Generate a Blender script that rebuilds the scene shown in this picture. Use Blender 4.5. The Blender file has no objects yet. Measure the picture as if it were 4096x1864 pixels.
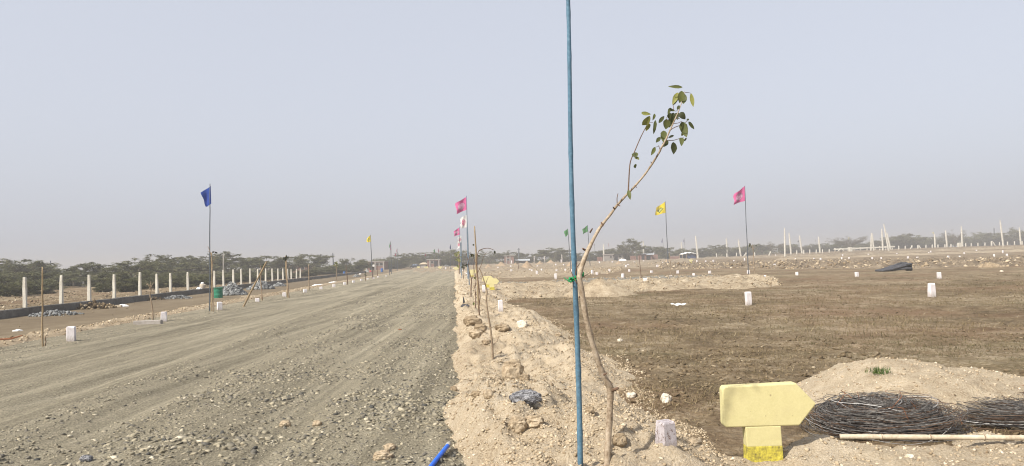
import bpy, math, random
import numpy as np
from mathutils import Vector, Matrix, Euler

random.seed(7)
rng = np.random.default_rng(7)
sc = bpy.context.scene
col = sc.collection

# ------------------------------------------------------------------ camera
F = 3036.0                    # focal length in photograph pixels (4096 wide)
HC, SL = 1040.0, 0.028        # horizon height at the picture centre and its slope
CAMH = 1.6
ROLL = math.atan(SL)
PITCH = math.atan((HC - 932.0) / F * math.cos(ROLL))
fwd = Vector((0, math.cos(PITCH), math.sin(PITCH)))
r0 = Vector((1, 0, 0)); u0 = Vector((0, -math.sin(PITCH), math.cos(PITCH)))
right = math.cos(ROLL) * r0 - math.sin(ROLL) * u0
up = math.sin(ROLL) * r0 + math.cos(ROLL) * u0
cam_d = bpy.data.cameras.new('camera')
cam_d.sensor_width = 36.0
cam_d.lens = F / 4096.0 * 36.0
cam_d.clip_start = 0.05
cam_d.clip_end = 5000
cam = bpy.data.objects.new('camera', cam_d)
col.objects.link(cam)
M = Matrix((right, up, -fwd)).transposed().to_4x4()
M.translation = Vector((0, 0, CAMH))
cam.matrix_world = M
sc.camera = cam

# ------------------------------------------------------------------ world, sun, exposure
SUN_DIR = Vector((-0.80, -0.74, 1.06)).normalized()      # towards the sun
SUN_EL = math.asin(SUN_DIR.z)
SUN_AZ = math.atan2(SUN_DIR.x, SUN_DIR.y)
world = bpy.data.worlds.new('World')
sc.world = world
world.use_nodes = True
wn, wl = world.node_tree.nodes, world.node_tree.links
wn.clear()
sky = wn.new('ShaderNodeTexSky')
sky.sky_type = 'NISHITA'
sky.sun_disc = False
sky.sun_elevation = SUN_EL
sky.sun_rotation = SUN_AZ
sky.altitude = 0
sky.air_density = 1.0
sky.dust_density = 5.0
sky.ozone_density = 1.0
hsv = wn.new('ShaderNodeHueSaturation')
hsv.inputs['Saturation'].default_value = 0.55
wl.new(sky.outputs[0], hsv.inputs['Color'])
bg = wn.new('ShaderNodeBackground')
bg.inputs['Strength'].default_value = 0.10
veil = wn.new('ShaderNodeMix'); veil.data_type = 'RGBA'           # thin even dust veil over the clear sky
veil.inputs[0].default_value = 0.60
veil.inputs[7].default_value = (6.0, 6.3, 7.2, 1)
wl.new(hsv.outputs[0], veil.inputs[6])
wl.new(veil.outputs[2], bg.inputs['Color'])
wo = wn.new('ShaderNodeOutputWorld')
wl.new(bg.outputs[0], wo.inputs['Surface'])
sun_d = bpy.data.lights.new('sun', 'SUN')
sun_d.energy = 4.8
sun_d.angle = math.radians(1.5)
sun_d.color = (1.0, 0.94, 0.84)
sun = bpy.data.objects.new('sun', sun_d)
col.objects.link(sun)
sun.rotation_euler = (-SUN_DIR).to_track_quat('-Z', 'Y').to_euler()
sun.location = (0, 0, 60)
sc.view_settings.view_transform = 'Standard'
sc.view_settings.look = 'None'
sc.view_settings.exposure = 0.5
sc.view_settings.gamma = 1.0
sc.view_settings.use_curve_mapping = False
sc.cycles.max_bounces = 6
sc.cycles.volume_bounces = 1
sc.cycles.use_denoising = True
sc.cycles.filter_width = 1.1

# ------------------------------------------------------------------ noise and terrain
def sm(a, b, x):
    t = np.clip((np.asarray(x, float) - a) / (b - a), 0, 1)
    return t * t * (3 - 2 * t)

def _hash(ix, iy, seed):
    h = (ix.astype(np.int64) * 374761393 + iy.astype(np.int64) * 668265263 + seed * 1274126177) & 0xFFFFFFFF
    h = ((h ^ (h >> 13)) * 1274126177) & 0xFFFFFFFF
    h = h ^ (h >> 16)
    return (h & 0xFFFF) / 32767.5 - 1.0

def vnoise(x, y, seed=0):
    x = np.asarray(x, float); y = np.asarray(y, float)
    ix = np.floor(x); iy = np.floor(y)
    fx = x - ix; fy = y - iy
    fx = fx * fx * fx * (fx * (fx * 6 - 15) + 10); fy = fy * fy * fy * (fy * (fy * 6 - 15) + 10)
    a = _hash(ix, iy, seed); b = _hash(ix + 1, iy, seed)
    c = _hash(ix, iy + 1, seed); d = _hash(ix + 1, iy + 1, seed)
    return (a * (1 - fx) + b * fx) * (1 - fy) + (c * (1 - fx) + d * fx) * fy

def fbm(x, y, size, octs=4, seed=0, gain=0.5):
    s = 0.0; a = 1.0; n = 0.0; f = 1.0 / size
    c, q = math.cos(0.6), math.sin(0.6)
    x = np.asarray(x, float); y = np.asarray(y, float)
    for o in range(octs):
        s = s + a * vnoise(x * f, y * f, seed + o * 17)
        n += a; a *= gain; f *= 2.03
        x, y = x * c - y * q, x * q + y * c
    return s / n

def G(X, Y):                                   # broad lie of the land
    return 0.40 * sm(100, 220, Y) * sm(-60, 0, X) + 1.45 * sm(55, 165, X) * sm(70, 220, Y)

RD = np.array((-0.0768, 0.997)); RN = np.array((0.997, 0.0768))      # along and across the road
def P(s, t):
    return RD[0] * s + RN[0] * t, RD[1] * s + RN[1] * t
def ST(X, Y):
    return RD[0] * X + RD[1] * Y, RN[0] * X + RN[1] * Y

def ray(px, py):
    return fwd + right * ((px - 2048.0) / F) + up * ((932.0 - py) / F)
_DS = np.geomspace(3.0, 700.0, 4000)
def gnd(px, py):                                # where the sight line meets the land
    d = ray(px, py)
    z = CAMH + d.z / d.y * _DS
    g = G(d.x / d.y * _DS, _DS)
    k = np.nonzero(z <= g)[0]
    i = k[0] if len(k) else len(_DS) - 1
    Y = float(_DS[i]); X = d.x / d.y * Y
    return Vector((X, Y, float(G(X, Y))))
def at(px, py, Y):                              # point of that sight line at depth Y
    d = ray(px, py)
    return Vector((d.x / d.y * Y, Y, CAMH + d.z / d.y * Y))

# road surface
def road_h(s, t):
    x, y = P(s, t)
    rut = (-0.030 * np.exp(-((t + 1.55) / .28) ** 2) - 0.028 * np.exp(-((t + 3.4) / .30) ** 2)
           - 0.035 * np.exp(-((t + 5.0) / .35) ** 2) - 0.035 * np.exp(-((t + 6.7) / .40) ** 2)
           + 0.030 * np.exp(-((t + 4.2) / .22) ** 2) + 0.028 * np.exp(-((t + 5.85) / .18) ** 2) + 0.03 * np.exp(-((t + 7.6) / .3) ** 2)
           + 0.025 * np.exp(-((t + 2.5) / .35) ** 2))
    ts = t + 0.10 * fbm(s, 0 * s, 14.0, 2, 5)
    tracks = (0.022 * vnoise(ts * 3.6, s * .035, 5) + 0.012 * vnoise(ts * 9.0, s * .05, 6)) * (.45 + .55 * sm(-8.4, -7.4, t) * sm(-3.0, -4.4, t))
    edge = np.minimum(sm(-10.1, -9.4, t), sm(0.35, -0.25, t))
    n = 0.020 * fbm(x, y, 0.9, 3, 11) + 0.010 * fbm(x, y, 0.16, 2, 12)
    return G(x, y) + (0.085 + rut * 1.35 + tracks * 1.2 + n) * edge - 0.05 * (1 - edge)

VEDGE = lambda s: 2.05 + 0.55 * fbm(s, 0 * s, 2.2, 3, 31)
def verge_h(s, t):                               # heaped sand on the right of the road
    x, y = P(s, t)
    e = np.minimum(sm(-0.25, 0.35, t + 0.26 * fbm(x, y, 1.1, 4, 40)), sm(VEDGE(s) + 0.35, VEDGE(s) - 0.75, t))
    heap = 0.17 + 0.24 * fbm(x, y, 1.25, 3, 32)
    clod = 0.13 * np.abs(fbm(x, y, 0.38, 3, 33)) + 0.075 * fbm(x, y, 0.14, 3, 34)
    far = 1.0 - 0.35 * sm(20, 60, s)
    return G(x, y) - 0.07 + e * far * (0.10 + np.maximum(heap, 0.02) + clod)

def lverge_h(s, t):                              # low stony sand bank on the left edge
    x, y = P(s, t)
    e = np.minimum(sm(-11.2, -10.4, t + .25 * fbm(x, y, 1.2, 2, 41)), sm(-9.2, -9.9, t))
    return G(x, y) - 0.06 + e * (0.15 + 0.06 * fbm(x, y, 1.1, 3, 42) + 0.05 * fbm(x, y, .2, 3, 43))

def lane_h(s, t):
    x, y = P(s, t)
    return G(x, y) + 0.012 * fbm(x, y, 1.2, 3, 51) + 0.010 * fbm(x, y, 6, 2, 52) - 0.06 * sm(-16.2, -16.6, t)

def fore_h(X, Y):                                # turned sand round the sign and the heap behind the wire
    base = -0.10 + 0.17 * sm(6.35, 5.85, Y + 0.18 * fbm(X, Y, .8, 3, 61)) * sm(0.6, 1.3, X)
    prof = np.interp(X, [2.7, 2.98, 3.30, 3.66, 3.9, 4.3, 4.73, 5.1, 5.53, 6.6, 8], [0, 0.04, .23, .46, .52, .50, .38, .36, .26, .12, 0])
    heap = prof * np.clip(1 - ((Y - 8.15) / 1.25) ** 2, 0, 1) ** 0.8
    b1 = 0.11 * np.exp(-(((X - 2.36) / .26) ** 2 + ((Y - 6.05) / .28) ** 2))
    b2 = 0.13 * np.exp(-(((X - 3.78) / .24) ** 2 + ((Y - 6.22) / .22) ** 2))
    b3 = 0.10 * np.exp(-(((X - 4.35) / .30) ** 2 + ((Y - 6.15) / .22) ** 2))
    top = np.maximum(base, heap - 0.10) + b1 + b2 + b3
    n = 0.035 * fbm(X, Y, .35, 3, 62) + 0.030 * fbm(X, Y, .10, 3, 63)
    flat = 0.06 * sm(3.0, 3.4, X) * sm(7.9, 7.2, Y) * sm(5.9, 6.3, Y)
    dip = 0.065 * np.exp(-(((X - 1.95) / .42) ** 2 + ((Y - 5.45) / .42) ** 2))
    return top + flat - dip + n * sm(-0.08, 0.02, top + flat)

def field_h(X, Y):
    s, t = ST(X, Y)
    n = 0.030 * fbm(X, Y, 1.8, 3, 71) + 0.046 * fbm(X, Y, 0.34, 3, 72) * sm(70, 25, Y)
    inside = sm(-16.6, -16.2, t) * sm(1.9, 1.2, t) * sm(165, 150, s)
    wild = sm(-17.2, -19.5, t)
    n = n + wild * (0.26 * np.maximum(fbm(X, Y, 5.5, 4, 73), -0.1) + 0.10 * np.abs(fbm(X, Y, 1.2, 3, 74)))
    n = n + 0.10 * fbm(X, Y, 60, 2, 75) * sm(60, 140, Y)
    return G(X, Y) + n * (1 - inside) - 0.12 * inside

def surf(X, Y):                                  # top of whatever lies there
    s, t = ST(X, Y)
    z = float(field_h(np.array(X), np.array(Y)))
    if -10.2 < t < 0.4 and s < 152: z = max(z, float(road_h(np.array(s), np.array(t))))
    if -0.4 < t < 3.2 and s < 120: z = max(z, float(verge_h(np.array(s), np.array(t))))
    if -11.6 < t < -9: z = max(z, float(lverge_h(np.array(s), np.array(t))))
    if -16.6 < t < -9: z = max(z, float(lane_h(np.array(s), np.array(t))))
    if 0.9 < X < 8.5 and 2.5 < Y < 10: z = max(z, float(fore_h(np.array(X), np.array(Y))))
    return z

def surf_v(X, Y):
    s, t = ST(X, Y)
    z = field_h(X, Y)
    z = np.where((t > -10.2) & (t < .4) & (s < 152), np.maximum(z, road_h(s, t)), z)
    z = np.where((t > -.4) & (t < 3.2) & (s < 120), np.maximum(z, verge_h(s, t)), z)
    z = np.where((t > -11.6) & (t < -9), np.maximum(z, lverge_h(s, t)), z)
    z = np.where((t > -16.6) & (t < -9), np.maximum(z, lane_h(s, t)), z)
    return np.where((X > .9) & (X < 8.5) & (Y > 2.5) & (Y < 10), np.maximum(z, fore_h(X, Y)), z)
def gnds(px, py):                               # where the sight line meets the actual surface, banks and heaps included
    q = gnd(px, py)
    if py < 1130: return q
    d = ray(px, py); Y = np.linspace(q.y * .72, q.y * 1.03, 120); X = d.x / d.y * Y
    k = np.nonzero(CAMH + d.z / d.y * Y <= surf_v(X, Y))[0]
    Yh = float(Y[k[0]]) if len(k) else q.y
    Xh = d.x / d.y * Yh
    return Vector((Xh, Yh, float(G(Xh, Yh))))

# ------------------------------------------------------------------ materials
def lin(r, g, b):
    f = lambda c: (c / 255.0 / 12.92) if c / 255.0 <= 0.04045 else ((c / 255.0 + 0.055) / 1.055) ** 2.4
    return (f(r), f(g), f(b), 1.0)

def newmat(name):
    m = bpy.data.materials.new(name)
    m.use_nodes = True
    n, l = m.node_tree.nodes, m.node_tree.links
    b = n['Principled BSDF']
    b.inputs['Specular IOR Level'].default_value = 0.15
    return m, n, l, b

def c4(c):
    return (c[0], c[1], c[2], 1.0)

def ramp(n, stops):
    r = n.new('ShaderNodeValToRGB')
    e = r.color_ramp.elements
    while len(e) < len(stops): e.new(0.5)
    for k, (p, c) in enumerate(stops):
        e[k].position = p; e[k].color = c4(c)
    return r

def noise_node(n, l, vec, scale, detail=5, rough=0.55):
    t = n.new('ShaderNodeTexNoise')
    t.inputs['Scale'].default_value = scale
    t.inputs['Detail'].default_value = detail
    t.inputs['Roughness'].default_value = rough
    l.new(vec, t.inputs['Vector'])
    return t

def soil(name, stops, scales=(0.35, 4.0, 40.0), w=(0.45, 0.35, 0.45), bump=0.6, bscale=45.0, bdist=0.02, rough=0.95, stretch=None, nstretch=1):
    """earth, sand, concrete: three sizes of mottling pick the colour, fine relief on top"""
    m, n, l, b = newmat(name)
    tc = n.new('ShaderNodeTexCoord')
    vec = tc.outputs['Object']
    if stretch:
        mp = n.new('ShaderNodeMapping'); mp.inputs['Scale'].default_value = stretch[0]; mp.inputs['Rotation'].default_value = stretch[1]
        l.new(vec, mp.inputs['Vector']); vec2 = mp.outputs[0]
    else:
        vec2 = vec
    acc = None
    for sc_, ww in zip(scales, w):
        t = noise_node(n, l, vec2 if sc_ in scales[:nstretch] or stretch is None else vec, sc_)
        ma = n.new('ShaderNodeMath'); ma.operation = 'MULTIPLY_ADD'
        l.new(t.outputs['Fac'], ma.inputs[0]); ma.inputs[1].default_value = ww * 2.2
        ma.inputs[2].default_value = -1.1 * ww + (0.5 if acc is None else 0.0)
        if acc is None: acc = ma.outputs[0]
        else:
            ad = n.new('ShaderNodeMath'); ad.operation = 'ADD'
            l.new(acc, ad.inputs[0]); l.new(ma.outputs[0], ad.inputs[1]); acc = ad.outputs[0]
    r = ramp(n, stops)
    l.new(acc, r.inputs['Fac'])
    l.new(r.outputs[0], b.inputs['Base Color'])
    b.inputs['Roughness'].default_value = rough
    if bump:
        t = noise_node(n, l, vec, bscale, 6, 0.65)
        bp = n.new('ShaderNodeBump'); bp.inputs['Strength'].default_value = bump; bp.inputs['Distance'].default_value = bdist
        l.new(t.outputs['Fac'], bp.inputs['Height']); l.new(bp.outputs[0], b.inputs['Normal'])
    return m

def soiled(m, height, colour=(.20, .15, .09), edge=0.6):
    """mud splashed on the foot of a thing: fades out with height above its base, broken up by noise"""
    n, l = m.node_tree.nodes, m.node_tree.links
    b = n['Principled BSDF']; src = b.inputs['Base Color'].links[0].from_socket
    tc = n.new('ShaderNodeTexCoord'); sp = n.new('ShaderNodeSeparateXYZ'); l.new(tc.outputs['Object'], sp.inputs[0])
    t = noise_node(n, l, tc.outputs['Object'], 7.0, 5)
    a = n.new('ShaderNodeMath'); a.operation = 'MULTIPLY_ADD'; l.new(t.outputs['Fac'], a.inputs[0]); a.inputs[1].default_value = -height * 1.6; l.new(sp.outputs[2], a.inputs[2])
    r = n.new('ShaderNodeMapRange'); r.inputs[1].default_value = -height * .9; r.inputs[2].default_value = height * .35; r.inputs[3].default_value = .85; r.inputs[4].default_value = 0.0
    l.new(a.outputs[0], r.inputs[0])
    mx = n.new('ShaderNodeMix'); mx.data_type = 'RGBA'; l.new(r.outputs[0], mx.inputs[0]); l.new(src, mx.inputs[6]); mx.inputs[7].default_value = c4(colour)
    l.new(mx.outputs[2], b.inputs['Base Color'])
    return m

def tinted(name, stops, rough=0.9, bump=0.4, bscale=60, translucent=0.0):
    """colour picked per piece by the 'tint' attribute"""
    m, n, l, b = newmat(name)
    a = n.new('ShaderNodeAttribute'); a.attribute_name = 'tint'
    tc = n.new('ShaderNodeTexCoord')
    t = noise_node(n, l, tc.outputs['Object'], bscale, 4)
    ma = n.new('ShaderNodeMath'); ma.operation = 'MULTIPLY_ADD'; ma.inputs[1].default_value = 0.3; 
    l.new(t.outputs['Fac'], ma.inputs[0]); 
    ad = n.new('ShaderNodeMath'); ad.operation = 'ADD'; ad.inputs[1].default_value = -0.15
    l.new(a.outputs['Fac'], ad.inputs[0]); l.new(ad.outputs[0], ma.inputs[2])
    r = ramp(n, stops)
    l.new(ma.outputs[0], r.inputs['Fac']); l.new(r.outputs[0], b.inputs['Base Color'])
    b.inputs['Roughness'].default_value = rough
    if bump:
        bp = n.new('ShaderNodeBump'); bp.inputs['Strength'].default_value = bump; bp.inputs['Distance'].default_value = 0.01
        l.new(t.outputs['Fac'], bp.inputs['Height']); l.new(bp.outputs[0], b.inputs['Normal'])
    if translucent:
        tr = n.new('ShaderNodeBsdfTranslucent'); mx = n.new('ShaderNodeMixShader'); mx.inputs[0].default_value = translucent
        l.new(r.outputs[0], tr.inputs['Color']); l.new(b.outputs[0], mx.inputs[1]); l.new(tr.outputs[0], mx.inputs[2])
        l.new(mx.outputs[0], n['Material Output'].inputs['Surface'])
    return m

MT = {}
MT['field'] = soil('dry_field_soil', [(0.08, (.086, .061, .034)), (0.36, (.150, .110, .064)), (0.60, (.205, .156, .095)), (0.88, (.31, .25, .168))],
                   scales=(0.20, 1.6, 16.0), w=(.62, .60, .70), bump=1.0, bscale=22, bdist=0.06)
def patched(m, colour, scale, lo, hi, amount):
    """irregular patches of another soil or thin growth"""
    n, l = m.node_tree.nodes, m.node_tree.links
    b = n['Principled BSDF']; src = b.inputs['Base Color'].links[0].from_socket
    tc = n.new('ShaderNodeTexCoord'); t = noise_node(n, l, tc.outputs['Object'], scale, 6, .6)
    r = n.new('ShaderNodeMapRange'); r.inputs[1].default_value = lo; r.inputs[2].default_value = hi; r.inputs[3].default_value = 0; r.inputs[4].default_value = amount
    l.new(t.outputs['Fac'], r.inputs[0])
    mx = n.new('ShaderNodeMix'); mx.data_type = 'RGBA'; l.new(r.outputs[0], mx.inputs[0]); l.new(src, mx.inputs[6]); mx.inputs[7].default_value = c4(colour)
    l.new(mx.outputs[2], b.inputs['Base Color'])
patched(MT['field'], (.115, .110, .052), .45, .52, .68, .35)
patched(MT['field'], (.165, .095, .055), .16, .48, .66, .6)
patched(MT['field'], (.31, .255, .175), 1.1, .60, .70, .65)
MT['road'] = soil('gravel_road_dust', [(0.08, (.120, .105, .074)), (0.42, (.214, .188, .133)), (0.68, (.290, .256, .184)), (0.95, (.38, .34, .25))],
                  scales=(0.8, 3.0, 42.0), w=(.50, .42, .85), bump=1.0, bscale=55, bdist=0.035, stretch=((3.2, 0.06, 1), (0, 0, -0.0769)), nstretch=2)
MT['sand'] = soil('pale_sand', [(0.06, (.21, .155, .095)), (0.34, (.385, .310, .215)), (0.66, (.485, .405, .295)), (0.95, (.58, .505, .395))],
                  scales=(0.7, 6.0, 60.0), w=(.30, .35, .60), bump=1.0, bscale=60, bdist=0.035)
MT['lane'] = soil('left_lane_earth', [(0.15, (.095, .070, .042)), (0.5, (.140, .108, .068)), (0.85, (.20, .16, .105))],
                  scales=(0.3, 1.6, 22.0), w=(.42, .35, .4), bump=0.6, bscale=40, bdist=0.02, stretch=((2.2, .22, 1), (0, 0, -0.0769)))
MT['tan'] = soil('tan_track_earth', [(0.12, (.16, .122, .080)), (0.5, (.27, .215, .145)), (0.85, (.37, .305, .215))], scales=(.25, 2.0, 20.0), bump=0.6)
MT['bankearth'] = soil('dull_bank_earth', [(0.12, (.085, .063, .040)), (0.5, (.165, .126, .083)), (0.85, (.29, .235, .165))], scales=(.3, 2.0, 16.0), w=(.5, .6, .6), bump=1.0)
MT['stripsand'] = soil('cross_track_sand', [(0.08, (.15, .11, .068)), (0.38, (.30, .238, .160)), (0.68, (.395, .325, .228)), (0.95, (.49, .415, .31))], scales=(.8, 3.5, 22.0), w=(.4, .5, .6), bump=1.0, bscale=25, bdist=.05)
MT['dullsand'] = soil('dull_sandy_earth', [(0.12, (.13, .098, .064)), (0.5, (.235, .185, .125)), (0.85, (.34, .28, .195))], scales=(.25, 2.0, 20.0), w=(.5, .5, .5), bump=0.8)
MT['gravelstrip'] = soil('grey_gravel_strip', [(0.15, (.105, .10, .085)), (0.5, (.18, .172, .148)), (0.85, (.28, .265, .225))], scales=(.4, 4.0, 25.0), bump=0.9, bscale=25, bdist=0.04)
MT['stone'] = tinted('road_stones', [(0.0, (.055, .055, .052)), (0.25, (.128, .118, .098)), (0.5, (.222, .198, .148)), (0.78, (.33, .290, .207)), (0.96, (.50, .45, .35))], bscale=35)
MT['clodm'] = tinted('sand_clods', [(0.0, (.15, .105, .06)), (0.35, (.32, .25, .165)), (0.7, (.46, .38, .27)), (1.0, (.62, .54, .43))], bscale=40)
MT['fclod'] = tinted('field_clods', [(0.0, (.055, .038, .02)), (0.4, (.13, .095, .055)), (0.75, (.23, .18, .115)), (1.0, (.44, .375, .275))], bscale=40)
MT['straw'] = tinted('dry_grass_blades', [(0.0, (.075, .07, .03)), (0.35, (.15, .115, .06)), (0.7, (.24, .185, .105)), (1.0, (.38, .31, .19))], bump=0, translucent=.2)
MT['heapstone'] = tinted('grey_heap_stones', [(0.0, (.075, .078, .08)), (0.5, (.165, .17, .17)), (1.0, (.32, .325, .32))], bscale=12)
MT['leafy'] = tinted('thorn_tree_foliage', [(0.0, (.040, .046, .022)), (0.45, (.092, .096, .044)), (0.8, (.145, .145, .070)), (1.0, (.20, .19, .10))], bump=0, translucent=.25)
MT['leafy_dry'] = tinted('dry_thorn_foliage', [(0.0, (.05, .045, .03)), (0.5, (.09, .082, .05)), (1.0, (.15, .135, .085))], bump=0, translucent=.2)
MT['bark'] = soil('grey_brown_bark', [(0.2, (.075, .060, .045)), (0.8, (.16, .13, .10))], scales=(2, 9, 30), bump=.5, bscale=20)
MT['post'] = soil('whitewashed_concrete_post', [(0.1, (.33, .30, .24)), (0.4, (.52, .49, .42)), (0.9, (.64, .62, .56))], scales=(1.2, 6, 30), bump=.3, bscale=40, bdist=.01)
MT['plaster'] = soil('white_painted_marker', [(0.05, (.34, .28, .25)), (0.28, (.60, .565, .57)), (0.9, (.71, .685, .695))], scales=(1.5, 9, 45), bump=.35, bscale=50, bdist=.006)
soiled(MT['plaster'], .42); soiled(MT['post'], .28)
MT['wall'] = soil('weathered_grey_concrete', [(0.1, (.06, .057, .052)), (0.5, (.115, .11, .10)), (0.9, (.19, .18, .165))], scales=(.7, 4, 22), bump=.7, bscale=14, bdist=.03)
MT['bamboo'] = soil('dry_bamboo', [(0.2, (.17, .12, .068)), (0.6, (.28, .21, .125)), (0.9, (.36, .285, .185))], scales=(1.5, 8, 50), bump=.2, rough=.6)
MT['paleb'] = soil('bleached_bamboo', [(0.15, (.30, .24, .165)), (0.5, (.45, .38, .28)), (0.9, (.55, .485, .38))], scales=(1.5, 9, 50), bump=.2, rough=.55)
MT['bluepole'] = soil('weathered_blue_paint', [(0.05, (.06, .08, .09)), (0.3, (.065, .125, .175)), (0.6, (.09, .175, .245)), (0.95, (.16, .25, .32))], scales=(1.2, 9, 60), bump=.25, bscale=60, bdist=.004, rough=.5)
MT['brightblue'] = soil('bright_blue_paint', [(0.2, (.01, .09, .55)), (0.8, (.02, .16, .78))], scales=(2, 9, 40), bump=.1, rough=.45)
MT['greybutt'] = soil('grey_cut_end', [(0.2, (.25, .24, .21)), (0.8, (.42, .40, .35))], scales=(5, 20, 60), bump=.5)
MT['darkpole'] = soil('dark_grey_pole', [(0.2, (.045, .055, .065)), (0.8, (.10, .115, .13))], scales=(2, 9, 40), bump=.1, rough=.6)
MT['bluegrey'] = soil('blue_grey_pole', [(0.2, (.08, .12, .16)), (0.8, (.15, .20, .25))], scales=(2, 9, 40), bump=.1, rough=.6)
MT['trunk'] = soil('pale_sapling_bark', [(0.08, (.10, .07, .045)), (0.3, (.23, .175, .12)), (0.6, (.36, .295, .22)), (0.95, (.46, .395, .315))], scales=(3, 14, 60), w=(.4, .45, .5), bump=.5, bscale=35, bdist=.008)
MT['twig'] = soil('brown_twig', [(0.2, (.075, .045, .03)), (0.8, (.17, .11, .075))], scales=(4, 20, 60), bump=.2)
MT['redtwig'] = soil('rusty_twig', [(0.2, (.13, .05, .025)), (0.8, (.28, .12, .06))], scales=(4, 20, 60), bump=.2)
MT['stick'] = soil('grey_brown_stick', [(0.2, (.16, .115, .075)), (0.8, (.32, .25, .175))], scales=(3, 12, 50), bump=.3)
MT['leaf'] = tinted('sapling_leaves', [(0.0, (.035, .038, .022)), (0.35, (.080, .092, .036)), (0.7, (.15, .165, .055)), (1.0, (.33, .315, .08))], rough=.5, bump=.15, bscale=40, translucent=.3)
MT['yellow'] = soil('pale_yellow_paint', [(0.0, (.28, .245, .12)), (0.2, (.50, .45, .225)), (0.9, (.60, .545, .295))], scales=(1.2, 10, 60), w=(.3, .25, .35), bump=.35, bscale=30, bdist=.006, rough=.7)
patched(MT['yellow'], (.27, .22, .13), 26.0, .67, .70, .8)
patched(MT['yellow'], (.42, .36, .21), 3.5, .50, .72, .40)
MT['wire'] = soil('galvanised_barbed_wire', [(0.2, (.036, .032, .030)), (0.6, (.080, .072, .067)), (0.95, (.18, .17, .16))], scales=(4, 20, 60), bump=0, rough=.55)
MT['wiregrey'] = soil('dusty_grey_wire', [(0.2, (.10, .094, .088)), (0.9, (.23, .22, .205))], scales=(4, 20, 60), bump=0, rough=.6)
MT['wirerust'] = soil('rusty_brown_wire', [(0.2, (.075, .045, .028)), (0.9, (.16, .10, .065))], scales=(4, 20, 60), bump=0, rough=.7)
MT['wirepale'] = soil('bright_wire', [(0.2, (.34, .33, .32)), (0.9, (.52, .51, .49))], scales=(4, 20, 60), bump=0, rough=.5)
MT['tie'] = soil('green_twine', [(0.2, (.01, .16, .05)), (0.8, (.03, .32, .12))], scales=(8, 40, 90), bump=.3)
MT['granite'] = soil('speckled_grey_granite', [(0.25, (.055, .055, .062)), (0.5, (.16, .16, .17)), (0.8, (.36, .36, .37))], scales=(8, 40, 110), w=(.25, .4, .7), bump=.6, bscale=50)
MT['palerock'] = soil('pale_limestone', [(0.1, (.42, .36, .28)), (0.6, (.62, .56, .46)), (0.95, (.74, .70, .61))], scales=(5, 16, 60), bump=.5, bscale=30)
MT['earthclod'] = soil('earth_clod_soil', [(0.15, (.22, .165, .105)), (0.5, (.36, .285, .195)), (0.9, (.48, .40, .29))], scales=(3, 12, 50), bump=.8, bscale=30)
MT['darkclod'] = soil('dark_earth_clod_soil', [(0.15, (.15, .108, .065)), (0.5, (.26, .20, .13)), (0.9, (.37, .295, .205))], scales=(3, 12, 50), bump=.8, bscale=30)
MT['plastic_white'] = soil('white_plastic', [(0.1, (.70, .69, .66)), (0.8, (.84, .83, .81))], scales=(3, 12, 40), bump=.2, rough=.5)
MT['plastic_black'] = soil('black_plastic', [(0.1, (.025, .026, .03)), (0.8, (.075, .077, .088))], scales=(3, 12, 40), bump=.3, rough=.45)
MT['green'] = soil('green_drum_paint', [(0.08, (.16, .13, .09)), (0.25, (.02, .14, .085)), (0.9, (.035, .22, .13))], scales=(2, 6, 30), bump=.1, rough=.5)
MT['blue'] = soil('blue_plastic', [(0.1, (.02, .08, .26)), (0.9, (.05, .16, .42))], scales=(2, 6, 30), bump=.1, rough=.5)
MT['red'] = soil('red_cloth', [(0.1, (.30, .02, .03)), (0.9, (.50, .05, .06))], scales=(2, 6, 30), bump=.1)
MT['jug'] = soil('beige_jug', [(0.1, (.36, .31, .24)), (0.9, (.52, .46, .38))], scales=(2, 6, 30), bump=.1)
MT['brickwall'] = soil('pinkish_brick', [(0.1, (.13, .075, .06)), (0.5, (.21, .125, .105)), (0.9, (.30, .20, .17))], scales=(.6, 4, 16), bump=.5, bscale=10)
MT['greywall'] = soil('grey_block_wall', [(0.1, (.17, .155, .14)), (0.9, (.29, .27, .25))], scales=(.6, 4, 16), bump=.5, bscale=10)
MT['mortar'] = soil('mortar_and_pillar', [(0.1, (.25, .225, .20)), (0.9, (.38, .35, .32))], scales=(.6, 4, 16), bump=.3)
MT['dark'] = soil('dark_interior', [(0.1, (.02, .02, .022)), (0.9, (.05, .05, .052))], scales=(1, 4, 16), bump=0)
MT['sheet'] = soil('pale_blue_roof_sheet', [(0.1, (.42, .47, .53)), (0.9, (.60, .65, .70))], scales=(.6, 4, 16), bump=.2, rough=.5)
MT['tarp'] = soil('dark_blue_tarpaulin', [(0.15, (.012, .018, .05)), (0.6, (.03, .045, .10)), (0.9, (.10, .12, .17))], scales=(.6, 2.5, 10), bump=.5, bscale=4, rough=.5)
MT['greytarp'] = soil('grey_tarpaulin', [(0.15, (.17, .175, .175)), (0.9, (.30, .305, .30))], scales=(.6, 2.5, 10), bump=.4, bscale=3)
MT['thatch'] = soil('beige_thatch', [(0.15, (.36, .29, .20)), (0.9, (.56, .47, .34))], scales=(.8, 5, 25), bump=.7)
MT['pile'] = soil('heaped_builder_sand', [(0.15, (.20, .145, .09)), (0.5, (.29, .215, .142)), (0.9, (.37, .285, .20))], scales=(.5, 3, 20), bump=.6)
MT['greysand'] = soil('grey_stone_dust', [(0.15, (.20, .20, .19)), (0.9, (.33, .33, .31))], scales=(.5, 3, 20), bump=.6)
MT['green_grass'] = tinted('green_grass_tuft', [(0.0, (.04, .08, .02)), (1.0, (.13, .19, .05))], bump=0, translucent=.25)
MT['carpaint'] = soil('dark_car_paint', [(0.1, (.02, .022, .03)), (0.9, (.035, .04, .055))], scales=(1, 4, 16), bump=0, rough=.35)
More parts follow.
